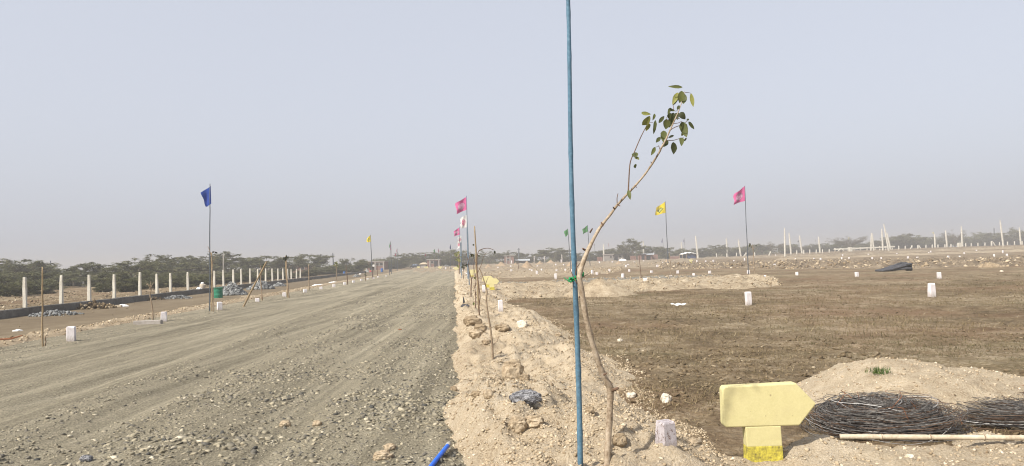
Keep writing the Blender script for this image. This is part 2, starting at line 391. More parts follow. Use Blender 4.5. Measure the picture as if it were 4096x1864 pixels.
MT['glass'] = soil('hazy_window_glass', [(0.1, (.16, .20, .28)), (0.9, (.24, .29, .38))], scales=(1, 4, 16), bump=0, rough=.2)

def flagmat(name, base, emblem, kind):
    """dyed cloth with a printed emblem laid out in the cloth's own UV"""
    m, n, l, b = newmat(name)
    uv = n.new('ShaderNodeUVMap')
    sep = n.new('ShaderNodeSeparateXYZ'); l.new(uv.outputs[0], sep.inputs[0])
    def math_(op, a, bb):
        q = n.new('ShaderNodeMath'); q.operation = op
        for i, v in enumerate((a, bb)):
            if isinstance(v, (int, float)): q.inputs[i].default_value = v
            else: l.new(v, q.inputs[i])
        return q.outputs[0]
    u = math_('SUBTRACT', sep.outputs[0], 0.52); v = math_('SUBTRACT', sep.outputs[1], 0.47)
    if kind == 'leaf':                       # pointed leaf shape
        au = math_('ABSOLUTE', math_('ADD', u, math_('MULTIPLY', v, 0.25)), 0)
        d = math_('ADD', math_('MULTIPLY', au, 2.6), math_('MULTIPLY', math_('ABSOLUTE', v, 0), 2.0))
        d = math_('ADD', d, math_('MULTIPLY', math_('MULTIPLY', v, v), 2.0))
        edge = 0.74
    else:
        d = math_('ADD', math_('MULTIPLY', math_('MULTIPLY', u, u), 7.5), math_('MULTIPLY', math_('MULTIPLY', v, v), 9.5))
        edge = 0.85
    nz = noise_node(n, l, uv.outputs[0], 3.5, 3)
    d = math_('ADD', d, math_('MULTIPLY', math_('SUBTRACT', nz.outputs['Fac'], 0.5), 1.1))
    inside = math_('LESS_THAN', d, edge)
    rim = math_('GREATER_THAN', d, edge - 0.22)
    tc = noise_node(n, l, uv.outputs[0], 9, 2)
    wv = n.new('ShaderNodeTexWave'); wv.inputs['Scale'].default_value = 3.2; wv.inputs['Distortion'].default_value = 3.0
    wv.bands_direction = 'Y'; l.new(uv.outputs[0], wv.inputs['Vector'])
    text = math_('MULTIPLY', math_('GREATER_THAN', wv.outputs['Fac'], 0.62), math_('GREATER_THAN', tc.outputs['Fac'], 0.47))
    ink = math_('MAXIMUM', text, rim)
    mx1 = n.new('ShaderNodeMix'); mx1.data_type = 'RGBA'
    mx1.inputs[6].default_value = c4(emblem[0]); mx1.inputs[7].default_value = c4(emblem[1]); l.new(ink, mx1.inputs[0])
    mx2 = n.new('ShaderNodeMix'); mx2.data_type = 'RGBA'
    mx2.inputs[6].default_value = c4(base); l.new(mx1.outputs[2], mx2.inputs[7]); l.new(inside, mx2.inputs[0])
    l.new(mx2.outputs[2], b.inputs['Base Color'])
    b.inputs['Roughness'].default_value = 0.75
    tr = n.new('ShaderNodeBsdfTranslucent'); mx = n.new('ShaderNodeMixShader'); mx.inputs[0].default_value = 0.35
    l.new(mx2.outputs[2], tr.inputs['Color']); l.new(b.outputs[0], mx.inputs[1]); l.new(tr.outputs[0], mx.inputs[2])
    l.new(mx.outputs[0], n['Material Output'].inputs['Surface'])
    return m
MT['f_pink'] = flagmat('pink_flag_cloth', (.60, .13, .30), ((.52, .34, .44), (.38, .09, .21)), 'round')
MT['f_white'] = flagmat('white_flag_cloth', (.72, .70, .68), ((.50, .12, .20), (.66, .55, .56)), 'round')
MT['f_yellow'] = flagmat('yellow_flag_cloth', (.78, .62, .03), ((.45, .48, .14), (.13, .14, .02)), 'leaf')
MT['f_blue'] = flagmat('blue_flag_cloth', (.035, .075, .32), ((.04, .08, .34), (.03, .06, .28)), 'round')
MT['f_green'] = flagmat('green_flag_cloth', (.05, .22, .06), ((.07, .25, .08), (.05, .18, .05)), 'round')
MT['f_dkblue'] = flagmat('navy_flag_cloth', (.02, .03, .18), ((.02, .03, .18), (.02, .03, .15)), 'round')
MT['f_dkred'] = flagmat('crimson_flag_cloth', (.30, .03, .07), ((.34, .06, .10), (.22, .02, .05)), 'round')
MT['f_dark'] = flagmat('dark_flag_cloth', (.04, .05, .06), ((.04, .05, .06), (.03, .04, .05)), 'round')

# ------------------------------------------------------------------ mesh helpers
class MB:
    def __init__(self): self.v = []; self.f = []
    def add(self, vs, fs):
        o = len(self.v); self.v += [tuple(p) for p in vs]; self.f += [tuple(i + o for i in f) for f in fs]; return self
    def box(self, c, sx, sy, sz, rot=0.0, top=1.0, jit=0.0, base0=True):
        """box standing on c (its base centre), narrowing to 'top', corners a little uneven"""
        cr, sr = math.cos(rot), math.sin(rot); vs = []
        z0 = 0.0 if base0 else -sz / 2
        for z, k in ((z0, 1.0), (z0 + sz, top)):
            for a, b in ((-.5, -.5), (.5, -.5), (.5, .5), (-.5, .5)):
                x, y = a * sx * k + random.uniform(-jit, jit), b * sy * k + random.uniform(-jit, jit)
                vs.append((c[0] + x * cr - y * sr, c[1] + x * sr + y * cr, c[2] + z + (random.uniform(-jit, jit) if z > z0 else 0)))
        return self.add(vs, [(3, 2, 1, 0), (4, 5, 6, 7), (0, 1, 5, 4), (1, 2, 6, 5), (2, 3, 7, 6), (3, 0, 4, 7)])
    def bevbox(self, c, sx, sy, sz, rot=0.0, bev=0.02, jit=0.0, top=1.0):
        """box with bevelled upright and top edges"""
        rings = []
        def ring(hx, hy, z, b):
            pts = [(-hx + b, -hy), (hx - b, -hy), (hx, -hy + b), (hx, hy - b), (hx - b, hy), (-hx + b, hy), (-hx, hy - b), (-hx, -hy + b)]
            return [(x + random.uniform(-jit, jit), y + random.uniform(-jit, jit), z) for x, y in pts]
        hx, hy = sx / 2, sy / 2
        rings = [ring(hx, hy, 0, bev), ring((hx * (1 + top) / 2), (hy * (1 + top) / 2), sz * .5, bev), ring(hx * top, hy * top, sz - bev, bev), ring(hx * top - bev, hy * top - bev, sz, bev * .6)]
        cr, sr = math.cos(rot), math.sin(rot)
        vs = [(c[0] + x * cr - y * sr, c[1] + x * sr + y * cr, c[2] + z) for r in rings for x, y, z in r]
        fs = [tuple(range(7, -1, -1))]
        for k in range(3):
            for i in range(8):
                j = (i + 1) % 8
                fs.append((k * 8 + i, k * 8 + j, (k + 1) * 8 + j, (k + 1) * 8 + i))
        fs.append(tuple(range(24, 32)))
        return self.add(vs, fs)
    def tube(self, pts, radii, sides=8, cap=True):
        pts = [Vector(p) for p in pts]
        if not hasattr(radii, '__len__'): radii = [radii] * len(pts)
        vs = []; prev = None
        for i, p in enumerate(pts):
            d = (pts[min(i + 1, len(pts) - 1)] - pts[max(i - 1, 0)])
            d = d.normalized() if d.length > 1e-9 else Vector((0, 0, 1))
            if prev is None:
                a = d.cross(Vector((0, 1, 0)) if abs(d.y) < .9 else Vector((1, 0, 0))).normalized()
            else:
                a = (prev - d * prev.dot(d)).normalized()
            prev = a; b = d.cross(a)
            for k in range(sides):
                an = 2 * math.pi * k / sides
                vs.append(p + (a * math.cos(an) + b * math.sin(an)) * radii[i])
        fs = []
        for i in range(len(pts) - 1):
            for k in range(sides):
                j = (k + 1) % sides
                fs.append((i * sides + k, i * sides + j, (i + 1) * sides + j, (i + 1) * sides + k))
        if cap:
            fs.append(tuple(range(sides - 1, -1, -1))); fs.append(tuple((len(pts) - 1) * sides + k for k in range(sides)))
        return self.add(vs, fs)
    def lathe(self, c, prof, sides=20):
        vs = []
        for r, z in prof:
            for k in range(sides):
                a = 2 * math.pi * k / sides
                vs.append((c[0] + r * math.cos(a), c[1] + r * math.sin(a), c[2] + z))
        fs = []
        for i in range(len(prof) - 1):
            for k in range(sides):
                j = (k + 1) % sides
                fs.append((i * sides + k, i * sides + j, (i + 1) * sides + j, (i + 1) * sides + k))
        fs.append(tuple(range(sides - 1, -1, -1))); fs.append(tuple((len(prof) - 1) * sides + k for k in range(sides)))
        return self.add(vs, fs)
    def prism(self, poly, dvec):
        """polygon pushed along dvec"""
        n = len(poly); d = Vector(dvec)
        vs = [Vector(p) for p in poly] + [Vector(p) + d for p in poly]
        fs = [tuple(range(n)), tuple(range(2 * n - 1, n - 1, -1))]
        for i in range(n):
            j = (i + 1) % n
            fs.append((i, i + n, j + n, j))
        return self.add(vs, fs)

def tag(o, label=None, cat=None, group=None, kind=None):
    if label: o['label'] = label
    if cat: o['category'] = cat
    if group: o['group'] = group
    if kind: o['kind'] = kind
    return o

def obj(name, mb, mat, parent=None, origin=None, smooth=False):
    """link the collected shape as ONE mesh object; world coordinates in, local out"""
    org = Vector(origin) if origin is not None else (parent.matrix_world.translation.copy() if parent else Vector((0, 0, 0)))
    if parent is not None: org = parent.get('_o') and Vector(parent['_o']) or org
    me = bpy.data.meshes.new(name)
    vs = [(p[0] - org.x, p[1] - org.y, p[2] - org.z) for p in mb.v]
    me.from_pydata(vs, [], mb.f); me.update()
    if mat: me.materials.append(mat)
    if smooth: me.polygons.foreach_set('use_smooth', [True] * len(me.polygons))
    o = bpy.data.objects.new(name, me); col.objects.link(o)
    if parent is not None: o.parent = parent
    else: o.location = org
    o['_o'] = tuple(org)
    return o

def empty(name, loc, label, cat, group=None):
    e = bpy.data.objects.new(name, None); col.objects.link(e)
    e.empty_display_size = 0.2
    e.location = loc; e['_o'] = tuple(loc)
    return tag(e, label, cat, group)

def npmesh(name, V, Fa, mat, tint=None, smooth=False, link=True):
    """big mesh from arrays (triangles or quads)"""
    me = bpy.data.meshes.new(name)
    k = Fa.shape[1]
    me.vertices.add(len(V)); me.vertices.foreach_set('co', np.ascontiguousarray(V, np.float32).ravel())
    me.loops.add(Fa.size); me.loops.foreach_set('vertex_index', np.ascontiguousarray(Fa, np.int32).ravel())
    me.polygons.add(len(Fa)); me.polygons.foreach_set('loop_start', np.arange(0, Fa.size, k, dtype=np.int32))
    if smooth: me.polygons.foreach_set('use_smooth', np.ones(len(Fa), bool))
    me.update(calc_edges=True)
    if tint is not None:
        a = me.attributes.new('tint', 'FLOAT', 'FACE'); a.data.foreach_set('value', np.ascontiguousarray(tint, np.float32))
    if mat: me.materials.append(mat)
    if not link: return me
    o = bpy.data.objects.new(name, me); col.objects.link(o)
    return o

def gridfaces(a, b, wrap=False):
    i, j = np.meshgrid(np.arange(a - 1), np.arange(b if wrap else b - 1), indexing='ij')
    j2 = (j + 1) % b
    return np.stack([i * b + j, (i + 1) * b + j, (i + 1) * b + j2, i * b + j2], -1).reshape(-1, 4)

def sheet(name, A, B, fun, mat, kind='structure'):
    """heightfield over a grid: fun gives X, Y, Z"""
    a, b = np.meshgrid(A, B, indexing='ij')
    X, Y, Z = fun(a, b)
    Fq = gridfaces(len(A), len(B))
    V = np.stack([X, Y, Z], -1).reshape(-1, 3)
    p = V[Fq[0]]
    if np.cross(p[1] - p[0], p[2] - p[0])[2] < 0: Fq = Fq[:, ::-1]
    o = npmesh(name, V, Fq, mat, smooth=True)
    return tag(o, kind=kind)

ICO_V = np.array(Matrix.Identity(3)); 
def _ico():
    t = (1 + 5 ** .5) / 2
    v = np.array([(-1, t, 0), (1, t, 0), (-1, -t, 0), (1, -t, 0), (0, -1, t), (0, 1, t), (0, -1, -t), (0, 1, -t), (t, 0, -1), (t, 0, 1), (-t, 0, -1), (-t, 0, 1)], float)
    f = np.array([(0, 11, 5), (0, 5, 1), (0, 1, 7), (0, 7, 10), (0, 10, 11), (1, 5, 9), (5, 11, 4), (11, 10, 2), (10, 7, 6), (7, 1, 8), (3, 9, 4), (3, 4, 2), (3, 2, 6), (3, 6, 8), (3, 8, 9), (4, 9, 5), (2, 4, 11), (6, 2, 10), (8, 6, 7), (9, 8, 1)])
    return v / np.linalg.norm(v[0]), f
ICO_V, ICO_F = _ico()
OCT_V = np.array([(1, 0, 0), (-1, 0, 0), (0, 1, 0), (0, -1, 0), (0, 0, 1), (0, 0, -1)], float)
OCT_F = np.array([(0, 2, 4), (2, 1, 4), (1, 3, 4), (3, 0, 4), (2, 0, 5), (1, 2, 5), (3, 1, 5), (0, 3, 5)])

def lumps(pos, size, flat=0.55, jit=0.28, ico=True, tilt=0.35):
    """many angular stones at once: vertices and triangles"""
    bv, bf = (ICO_V, ICO_F) if ico else (OCT_V, OCT_F)
    N = len(pos); k = len(bv)
    V = bv[None] * (1 + rng.uniform(-jit, jit, (N, k, 1))) + rng.normal(0, jit * .35, (N, k, 3))
    asp = np.stack([np.ones(N), rng.uniform(.55, .95, N), flat * rng.uniform(.7, 1.3, N)], -1)
    V = V * asp[:, None] * size[:, None, None]
    az = rng.uniform(0, 2 * np.pi, N); tx = rng.normal(0, tilt, N); ty = rng.normal(0, tilt, N)
    c, s = np.cos(tx), np.sin(tx)
    y = V[..., 1] * c[:, None] - V[..., 2] * s[:, None]; z = V[..., 1] * s[:, None] + V[..., 2] * c[:, None]
    V = np.stack([V[..., 0], y, z], -1)
    c, s = np.cos(ty), np.sin(ty)
    x = V[..., 0] * c[:, None] + V[..., 2] * s[:, None]; z = -V[..., 0] * s[:, None] + V[..., 2] * c[:, None]
    V = np.stack([x, V[..., 1], z], -1)
    c, s = np.cos(az), np.sin(az)
    x = V[..., 0] * c[:, None] - V[..., 1] * s[:, None]; y = V[..., 0] * s[:, None] + V[..., 1] * c[:, None]
    V = np.stack([x, y, V[..., 2]], -1) + pos[:, None]
    Fa = bf[None] + (np.arange(N) * k)[:, None, None]
    return V.reshape(-1, 3), Fa.reshape(-1, 3), len(bf)

def stones_obj(name, sets, mat, label=None, cat=None, kind='stuff', group=None, origin=None):
    VV, FF, TT = [], [], []; o = 0
    for pos, size, tint, kw in sets:
        V, Fa, k = lumps(pos, size, **kw)
        VV.append(V); FF.append(Fa + o); TT.append(np.repeat(tint, k)); o += len(V)
    V = np.concatenate(VV)
    if origin is not None: V = V - np.array(origin)
    ob = npmesh(name, V, np.concatenate(FF), mat, np.concatenate(TT))
    if origin is not None: ob.location = origin
    return tag(ob, label, cat, group, kind)

ORD = ['first', 'second', 'third', 'fourth', 'fifth', 'sixth', 'seventh', 'eighth', 'ninth', 'tenth', 'eleventh', 'twelfth', 'thirteenth', 'fourteenth',
       'fifteenth', 'sixteenth', 'seventeenth', 'eighteenth', 'nineteenth', 'twentieth'] + ['twenty-' + q for q in
       ('first', 'second', 'third', 'fourth', 'fifth', 'sixth', 'seventh', 'eighth', 'ninth')] + ['thirtieth'] + ['thirty-' + q for q in
       ('first', 'second', 'third', 'fourth', 'fifth', 'sixth', 'seventh', 'eighth', 'ninth')] + ['fortieth']

# ------------------------------------------------------------------ the setting: land, road, banks
ang_f = np.radians(np.linspace(-44, 44, 460))
ang_b = np.radians(np.linspace(44, 316, 92)[1:-1])
ang = np.concatenate([ang_f, ang_b])
rad = np.concatenate([np.geomspace(0.4, 4.0, 24)[:-1], np.geomspace(4.0, 70.0, 400)[:-1], np.geomspace(70.0, 1000.0, 110)])
rr, aa = np.meshgrid(rad, ang, indexing='ij')
gx, gy = rr * np.sin(aa), rr * np.cos(aa)
gz = field_h(gx, gy)
V = np.stack([gx, gy, gz], -1).reshape(-1, 3)
Fq = gridfaces(len(rad), len(ang), wrap=True)
V = np.concatenate([V, [[0, 0, float(field_h(np.array(0.), np.array(0.)))]]])
p_ = V[Fq[0]]
if np.cross(p_[1] - p_[0], p_[2] - p_[0])[2] < 0: Fq = Fq[:, ::-1]
ground = npmesh('ground', V[:-1], Fq, MT['field'], smooth=True)
tag(ground, 'dry brown stubbly field reaching to the trees', kind='structure')

S_near = np.geomspace(2.2, 155, 560)
def on_road(h):
    def fn(s, t):
        x, y = P(s, t)
        return x, y, h(s, t)
    return fn
sheet('road', S_near, np.linspace(-10.2, 0.4, 240), on_road(road_h), MT['road'])
sheet('sand_bank', np.geomspace(2.2, 125, 620), np.linspace(-0.4, 3.3, 130), on_road(verge_h), MT['sand'])
sheet('stony_bank', np.geomspace(8, 150, 420), np.linspace(-11.6, -9.0, 60), on_road(lverge_h), MT['tan'])
sheet('dirt_lane', np.geomspace(8, 150, 320), np.linspace(-16.6, -9.9, 90), on_road(lane_h), MT['lane'])
sheet('sand_apron', np.linspace(0.7, 8.6, 300), np.geomspace(2.4, 10.2, 290), lambda x, y: (x, y, fore_h(x, y)), MT['sand'])

BAND_LUMPS = []
def band(name, bottom, top, nu, nv, h, rough, mat, seed=0, lump=None, skew=False):
    """strip of turned ground between two edges that were sighted in the picture"""
    def resample(pts, n):
        q = [gnd(*p) for p in pts]
        a = np.array([(p.x, p.y) for p in q]); d = np.r_[0, np.cumsum(np.linalg.norm(np.diff(a, axis=0), axis=1))]
        u = np.linspace(0, d[-1], n)
        return np.interp(u, d, a[:, 0]), np.interp(u, d, a[:, 1])
    bx, by = resample(bottom, nu); tx, ty = resample(top, nu)
    v = np.linspace(-0.12, 1.12, nv)[None]; uu = np.linspace(0, 1, nu)[:, None]
    X = bx[:, None] * (1 - v) + tx[:, None] * v; Y = by[:, None] * (1 - v) + ty[:, None] * v
    e = np.minimum(sm(-0.10, 0.14, v + .10 * fbm(X, Y, 1.5, 3, seed)), sm(1.10, .86, v + .10 * fbm(X, Y, 1.5, 3, seed + 3)))
    e = e * sm(0, .02, uu) * sm(1, .98, uu)
    Z = G(X, Y) - 0.07 + e * (0.10 + h * (1 + .5 * fbm(X, Y, 2.0, 3, seed + 5)) + rough * fbm(X, Y, .45, 3, seed + 7) + rough * .8 * np.abs(fbm(X, Y, 1.1, 3, seed + 9)))
    if lump:
        n, lo, hi = lump
        i = rng.integers(0, nu, n); j = np.clip(np.abs(rng.normal(0, .45, n)) * nv, 0, nv - 1).astype(int) if skew else rng.integers(3, nv - 3, n)
        ok = e[i, j] > .12; i, j = i[ok], j[ok]
        sz = lo + (hi - lo) * rng.power(.6, len(i)) ** 2.4
        BAND_LUMPS.append((np.stack([X[i, j] + rng.normal(0, .1, len(i)), Y[i, j] + rng.normal(0, .15, len(i)), Z[i, j] + sz * .15], -1), sz, np.clip(rng.normal(.30 if mat is not MT['stripsand'] else .42, .2, len(i)), 0, 1), dict(ico=False, flat=.6, jit=.36)))
    Fq = gridfaces(nu, nv)
    V = np.stack([X, Y, Z], -1).reshape(-1, 3)
    p = V[Fq[0]]
    if np.cross(p[1] - p[0], p[2] - p[0])[2] < 0: Fq = Fq[:, ::-1]
    return tag(npmesh(name, V, Fq, mat, smooth=True), kind='structure')

band('sand_track', [(1850, 1200), (2150, 1189), (2400, 1182), (2600, 1164), (2900, 1154), (3060, 1150), (3125, 1142)],
     [(1850, 1150), (2150, 1143), (2400, 1136), (2600, 1129), (2900, 1115), (3060, 1114), (3112, 1128)], 170, 60, 0.12, 0.20, MT['stripsand'], 101, (3200, .02, .09), True)
band('gravel_track', [(1840, 1152), (2150, 1145), (2600, 1131), (2830, 1118), (2900, 1112)],
     [(1840, 1132), (2100, 1131), (2400, 1113), (2600, 1107), (2780, 1103), (2885, 1103)], 140, 40, 0.03, 0.08, MT['gravelstrip'], 111, (3000, .03, .10))
band('tan_track', [(1838, 1128), (2000, 1113), (2150, 1110), (2300, 1107), (2420, 1096), (2490, 1082)],
     [(1838, 1088), (2150, 1080), (2400, 1075), (2490, 1069)], 120, 50, 0.03, 0.14, MT['tan'], 121, (2500, .04, .16))
band('sandy_yard', [(1640, 1096), (1830, 1090), (2100, 1079), (2340, 1075), (2640, 1063), (2770, 1056)],
     [(1640, 1066), (1830, 1062), (2100, 1054), (2340, 1046), (2640, 1039), (2770, 1035)], 150, 50, 0.04, 0.30, MT['dullsand'], 131, (1600, .06, .26))
band('rough_bank', [(2630, 1075), (2800, 1074), (3000, 1072), (3200, 1074), (3400, 1072), (3700, 1070), (4150, 1062)],
     [(2630, 1060), (2800, 1057), (3000, 1054), (3200, 1050), (3400, 1047), (3700, 1043), (4150, 1036)], 300, 50, 0.05, 0.50, MT['bankearth'], 141, (4500, .04, .30), True)
band('pale_bank', [(2700, 1041), (2900, 1034), (3100, 1029), (3300, 1024), (3500, 1015), (3800, 1003), (4150, 990)],
     [(2700, 1036), (2900, 1031), (3100, 1026), (3300, 1021), (3500, 1012), (3800, 1000), (4150, 987)], 200, 16, 0.18, 0.25, MT['dullsand'], 151)
band('far_pale_bank', [(3100, 1040), (3400, 1030), (3700, 1019), (4150, 1003)],
     [(3100, 1037), (3400, 1027), (3700, 1015), (4150, 999)], 120, 14, 0.15, 0.2, MT['tan'], 161)

stones_obj('bank_lumps', BAND_LUMPS, MT['clodm'], 'earth lumps strewn over the cross tracks and far banks', 'clods')

# ------------------------------------------------------------------ loose stones, clods and stubble (uncountable)
def in_view(x, y, pad=0.06):
    return (np.abs(x / np.maximum(y, .1)) < 0.675 + pad)

def road_stones():
    sets = []
    for s0, s1, N, lo, hi, ico in ((4.8, 11, 40000, .008, .040, True), (11, 24, 60000, .011, .040, False), (24, 48, 44000, .018, .050, False)):
        s = rng.uniform(s0 ** 2, s1 ** 2, N) ** .5 if s0 < 12 else rng.uniform(s0, s1, N)
        t = rng.uniform(-9.9, 0.15, N)
        x, y = P(s, t)
        loose = 0.66 + 0.9 * fbm(x, y, 1.6, 3, 201) + .16 * sm(-4.4, -3.6, t)
        trk = np.maximum.reduce([0.9 * np.exp(-((t + 1.55 + .15 * fbm(s, t, 5, 2, 7)) / .32) ** 2), .8 * np.exp(-((t + 3.4 + .2 * fbm(s, t, 5, 2, 8)) / .30) ** 2),
                                 1.15 * sm(-7.6, -7.0, t) * sm(-4.2, -4.9, t)])
        ridge = .6 * np.exp(-((t + 5.85) / .16) ** 2) + .5 * np.exp(-((t + 4.25) / .2) ** 2)
        keep = in_view(x, y) & (rng.uniform(0, 1, N) < np.clip(loose - .78 * trk + ridge * .6 + .35 * sm(-7.6, -8.4, t), 0.02, 1))
        s, t, x, y = s[keep], t[keep], x[keep], y[keep]; n = len(s)
        size = lo + (hi - lo) * rng.power(.55, n) ** 1.6
        size = size * (0.55 + .6 * np.clip(fbm(x, y, 1.1, 2, 207) + .5, 0, 1)) * (1 - .35 * sm(-3.6, -4.8, t))
        z = road_h(s, t) + size * .06
        tint = np.clip(rng.normal(.50, .19, n) + .18 * (rng.uniform(0, 1, n) > .94), 0, 1)
        sets.append((np.stack([x, y, z], -1), size, tint, dict(ico=ico, flat=.34, jit=.46)))
    return sets
stones_obj('road_gravel', road_stones(), MT['stone'], 'loose grey broken stone scattered over the road', 'gravel')

def bank_clods():
    sets = []
    for s0, s1, N, lo, hi, ico in ((4.6, 11, 56000, .004, .019, True), (11, 26, 40000, .007, .028, False), (26, 60, 7000, .025, .07, False)):
        s = rng.uniform(s0, s1, N); t = rng.uniform(-0.25, 2.7, N)
        x, y = P(s, t)
        keep = in_view(x, y) & (t < VEDGE(s) + .25) & (rng.uniform(0, 1, N) < .62 + .8 * fbm(x, y, .8, 3, 211))
        s, t, x, y = s[keep], t[keep], x[keep], y[keep]; n = len(s)
        size = lo + (hi - lo) * rng.power(.6, n) ** 2.4
        z = np.maximum(verge_h(s, t), field_h(x, y)) + size * .05
        sets.append((np.stack([x, y, z], -1), size, np.clip(rng.normal(.50, .17, n), 0, 1), dict(ico=ico, flat=.65, jit=.42)))
    N = 26000
    x = rng.uniform(.9, 7.5, N); y = rng.uniform(4.6, 9.6, N)
    h = fore_h(x, y)
    keep = in_view(x, y) & (h > -0.01) & (rng.uniform(0, 1, N) < .6 + .7 * fbm(x, y, .7, 3, 213))
    x, y, h = x[keep], y[keep], h[keep]; n = len(x)
    size = .004 + .016 * rng.power(.6, n) ** 2.6
    sets.append((np.stack([x, y, h + size * .1], -1), size, np.clip(rng.normal(.52, .2, n), 0, 1), dict(ico=True, flat=.65, jit=.42)))
    N = 16000                                        # left bank
    s = rng.uniform(13, 60, N); t = rng.uniform(-11.1, -9.4, N); x, y = P(s, t)
    keep = in_view(x, y) & (rng.uniform(0, 1, N) < .55 + .8 * fbm(x, y, .9, 3, 215))
    s, t, x, y = s[keep], t[keep], x[keep], y[keep]; n = len(s)
    size = .010 + .045 * rng.power(.6, n) ** 2.4
    z = np.maximum(lverge_h(s, t), lane_h(s, t)) + size * .25
    sets.append((np.stack([x, y, z], -1), size, np.clip(rng.normal(.42, .2, n), 0, 1), dict(ico=False, flat=.5, jit=.36)))
    return sets
stones_obj('sand_clods', bank_clods(), MT['clodm'], 'small pale sand lumps on the banks beside the road', 'clods')

def field_clods():
    sets = []
    for y0, y1, N, lo, hi, ico in ((6, 14, 15000, .008, .050, True), (14, 45, 20000, .018, .065, False)):
        y = rng.uniform(y0, y1, N); x = rng.uniform(-.1, .74, N) * y
        s, t = ST(x, y)
        patch = fbm(x, y, 2.3, 3, 221)
        keep = (t > VEDGE(s) - .3) & (rng.uniform(0, 1, N) < np.clip(.34 + 1.9 * patch, .03, 1))
        x, y = x[keep], y[keep]; n = len(x)
        size = lo + (hi - lo) * rng.power(.6, n) ** 2.8
        z = field_h(x, y) + size * .12
        sets.append((np.stack([x, y, z], -1), size, np.clip(rng.normal(.42, .2, n) + .25 * (rng.uniform(0, 1, n) > .97), 0, 1), dict(ico=ico, flat=.30, jit=.36)))
    N = 12000                                       # rough earth behind the low wall and on the lane
    s = rng.uniform(18, 95, N); t = rng.uniform(-30, -11, N); x, y = P(s, t)
    keep = in_view(x, y) & ((t < -16.9) | (rng.uniform(0, 1, N) < .10))
    s, t, x, y = s[keep], t[keep], x[keep], y[keep]; n = len(x)
    size = (.02 + .10 * rng.power(.6, n) ** 3) * np.where(t < -16.9, 1, .5)
    z = np.where(t < -16.9, field_h(x, y), lane_h(s, t)) + size * .15
    sets.append((np.stack([x, y, z], -1), size, np.clip(rng.normal(.62, .2, n), 0, 1), dict(ico=False, flat=.5, jit=.28)))
    return sets
stones_obj('field_clods', field_clods(), MT['fclod'], 'brown soil crumbs strewn across the stubbly field', 'clods')

def blades(x, y, z, length, tint, lean=.7):
    n = len(x); az = rng.uniform(0, 2 * np.pi, n); ln = rng.uniform(.15, lean, n) * 1.2
    w = length * .035 + .0016
    d = np.stack([np.cos(az) * np.sin(ln), np.sin(az) * np.sin(ln), np.cos(ln)], -1) * length[:, None]
    sd = np.stack([-np.sin(az), np.cos(az), 0 * az], -1) * w[:, None]
    b = np.stack([x, y, z], -1)
    V = np.stack([b - sd, b + sd, b + d * .55 + sd * .6 + [0, 0, .004], b + d], 1)
    k = np.arange(n)[:, None] * 4
    Fa = np.concatenate([k + [[0, 1, 2]], k + [[0, 2, 3]]], 1).reshape(-1, 3)
    return V.reshape(-1, 3), Fa, np.repeat(tint, 2)
def stubble():
    VV, FF, TT = [], [], []; o = 0
    for y0, y1, N, l0, l1 in ((6, 14, 42000, .025, .075), (14, 34, 46000, .05, .13)):
        y = rng.uniform(y0, y1, N); x = rng.uniform(-.1, .74, N) * y
        s, t = ST(x, y)
        d = fbm(x, y, 1.7, 3, 231); g = fbm(x, y, 3.1, 2, 233)
        ok = (t > VEDGE(s) + .05) & (rng.uniform(0, 1, N) < np.clip(.55 + 1.1 * d, .05, 1)) & ~((fore_h(x, y) > 0.0) & (y < 10) & (x > .9) & (x < 8))
        x, y, g = x[ok], y[ok], g[ok]; n = len(x)
        V, Fa, T = blades(x, y, field_h(x, y) - .004, rng.uniform(l0, l1, n), np.clip(rng.normal(.5, .22, n) - .35 * (g > .3), 0, 1), 1.25)
        VV.append(V); FF.append(Fa + o); TT.append(T); o += len(V)
    return npmesh('dry_grass', np.concatenate(VV), np.concatenate(FF), MT['straw'], np.concatenate(TT))
tag(stubble(), 'short dry brown stubble covering the field on the right', 'grass', kind='stuff')

# ------------------------------------------------------------------ low wall and fence posts on the left
WALL_T = -16.35
def s_on(px, t, py=1080):
    """how far along the road the sight line at px crosses the line t"""
    d = ray(px, py); k = d.x / d.y
    # X = RD0 s + RN0 t ; Y = RD1 s + RN1 t ; X = k Y
    return (k * RN[1] - RN[0]) * t / (RD[0] - k * RD[1])

FENCE_PX = [(100, 1108), (243, 1101), (357, 1099), (457, 1097), (558, 1088), (627, 1095), (682, 1092), (751, 1088), (856, 1083), (893, 1079), (933, 1078),
            (964, 1076), (999, 1074), (1031, 1075), (1062, 1074), (1089, 1074), (1111, 1074), (1132, 1074), (1151, 1076), (1165, 1076), (1186, 1075), (1201, 1075)]
wall = empty('boundary_wall', (*P(40, WALL_T), 0), 'low weathered grey concrete wall along the left lane', 'wall')
edges_s = [19.0, 23.6] + [s_on(px, WALL_T - .1) for px, _ in FENCE_PX] + [92, 97, 102, 108, 114, 120, 127, 134, 142]
edges_s = sorted(edges_s)
dirx, diry = RD
for a, b in zip(edges_s[:-1], edges_s[1:]):
    n = max(2, int((b - a) / 0.5) + 1)
    mb = MB(); prof = [(-.12, -.2), (.12, -.2), (.115, .0), (.11, .27), (.10, .30), (-.10, .305), (-.115, .28)]
    rows = []
    for k in range(n + 1):
        s = a + .008 + (b - a - .016) * k / n
        w = 0.02 * float(fbm(np.array(s), np.array(0.), .7, 3, 301))
        for dt, z in prof:
            x, y = P(s, WALL_T + dt + random.uniform(-.008, .008))
            rows.append((x, y, z + (w if z > .1 else 0) + random.uniform(-.006, .006)))
    m = len(prof); fs = []
    for k in range(n):
        for i in range(m):
            j = (i + 1) % m
            fs.append((k * m + i, k * m + j, (k + 1) * m + j, (k + 1) * m + i))
    fs += [tuple(range(m)), tuple(n * m + i for i in range(m - 1, -1, -1))]
    mb.add(rows, fs)
    obj('wall_section', mb, MT['wall'], wall)

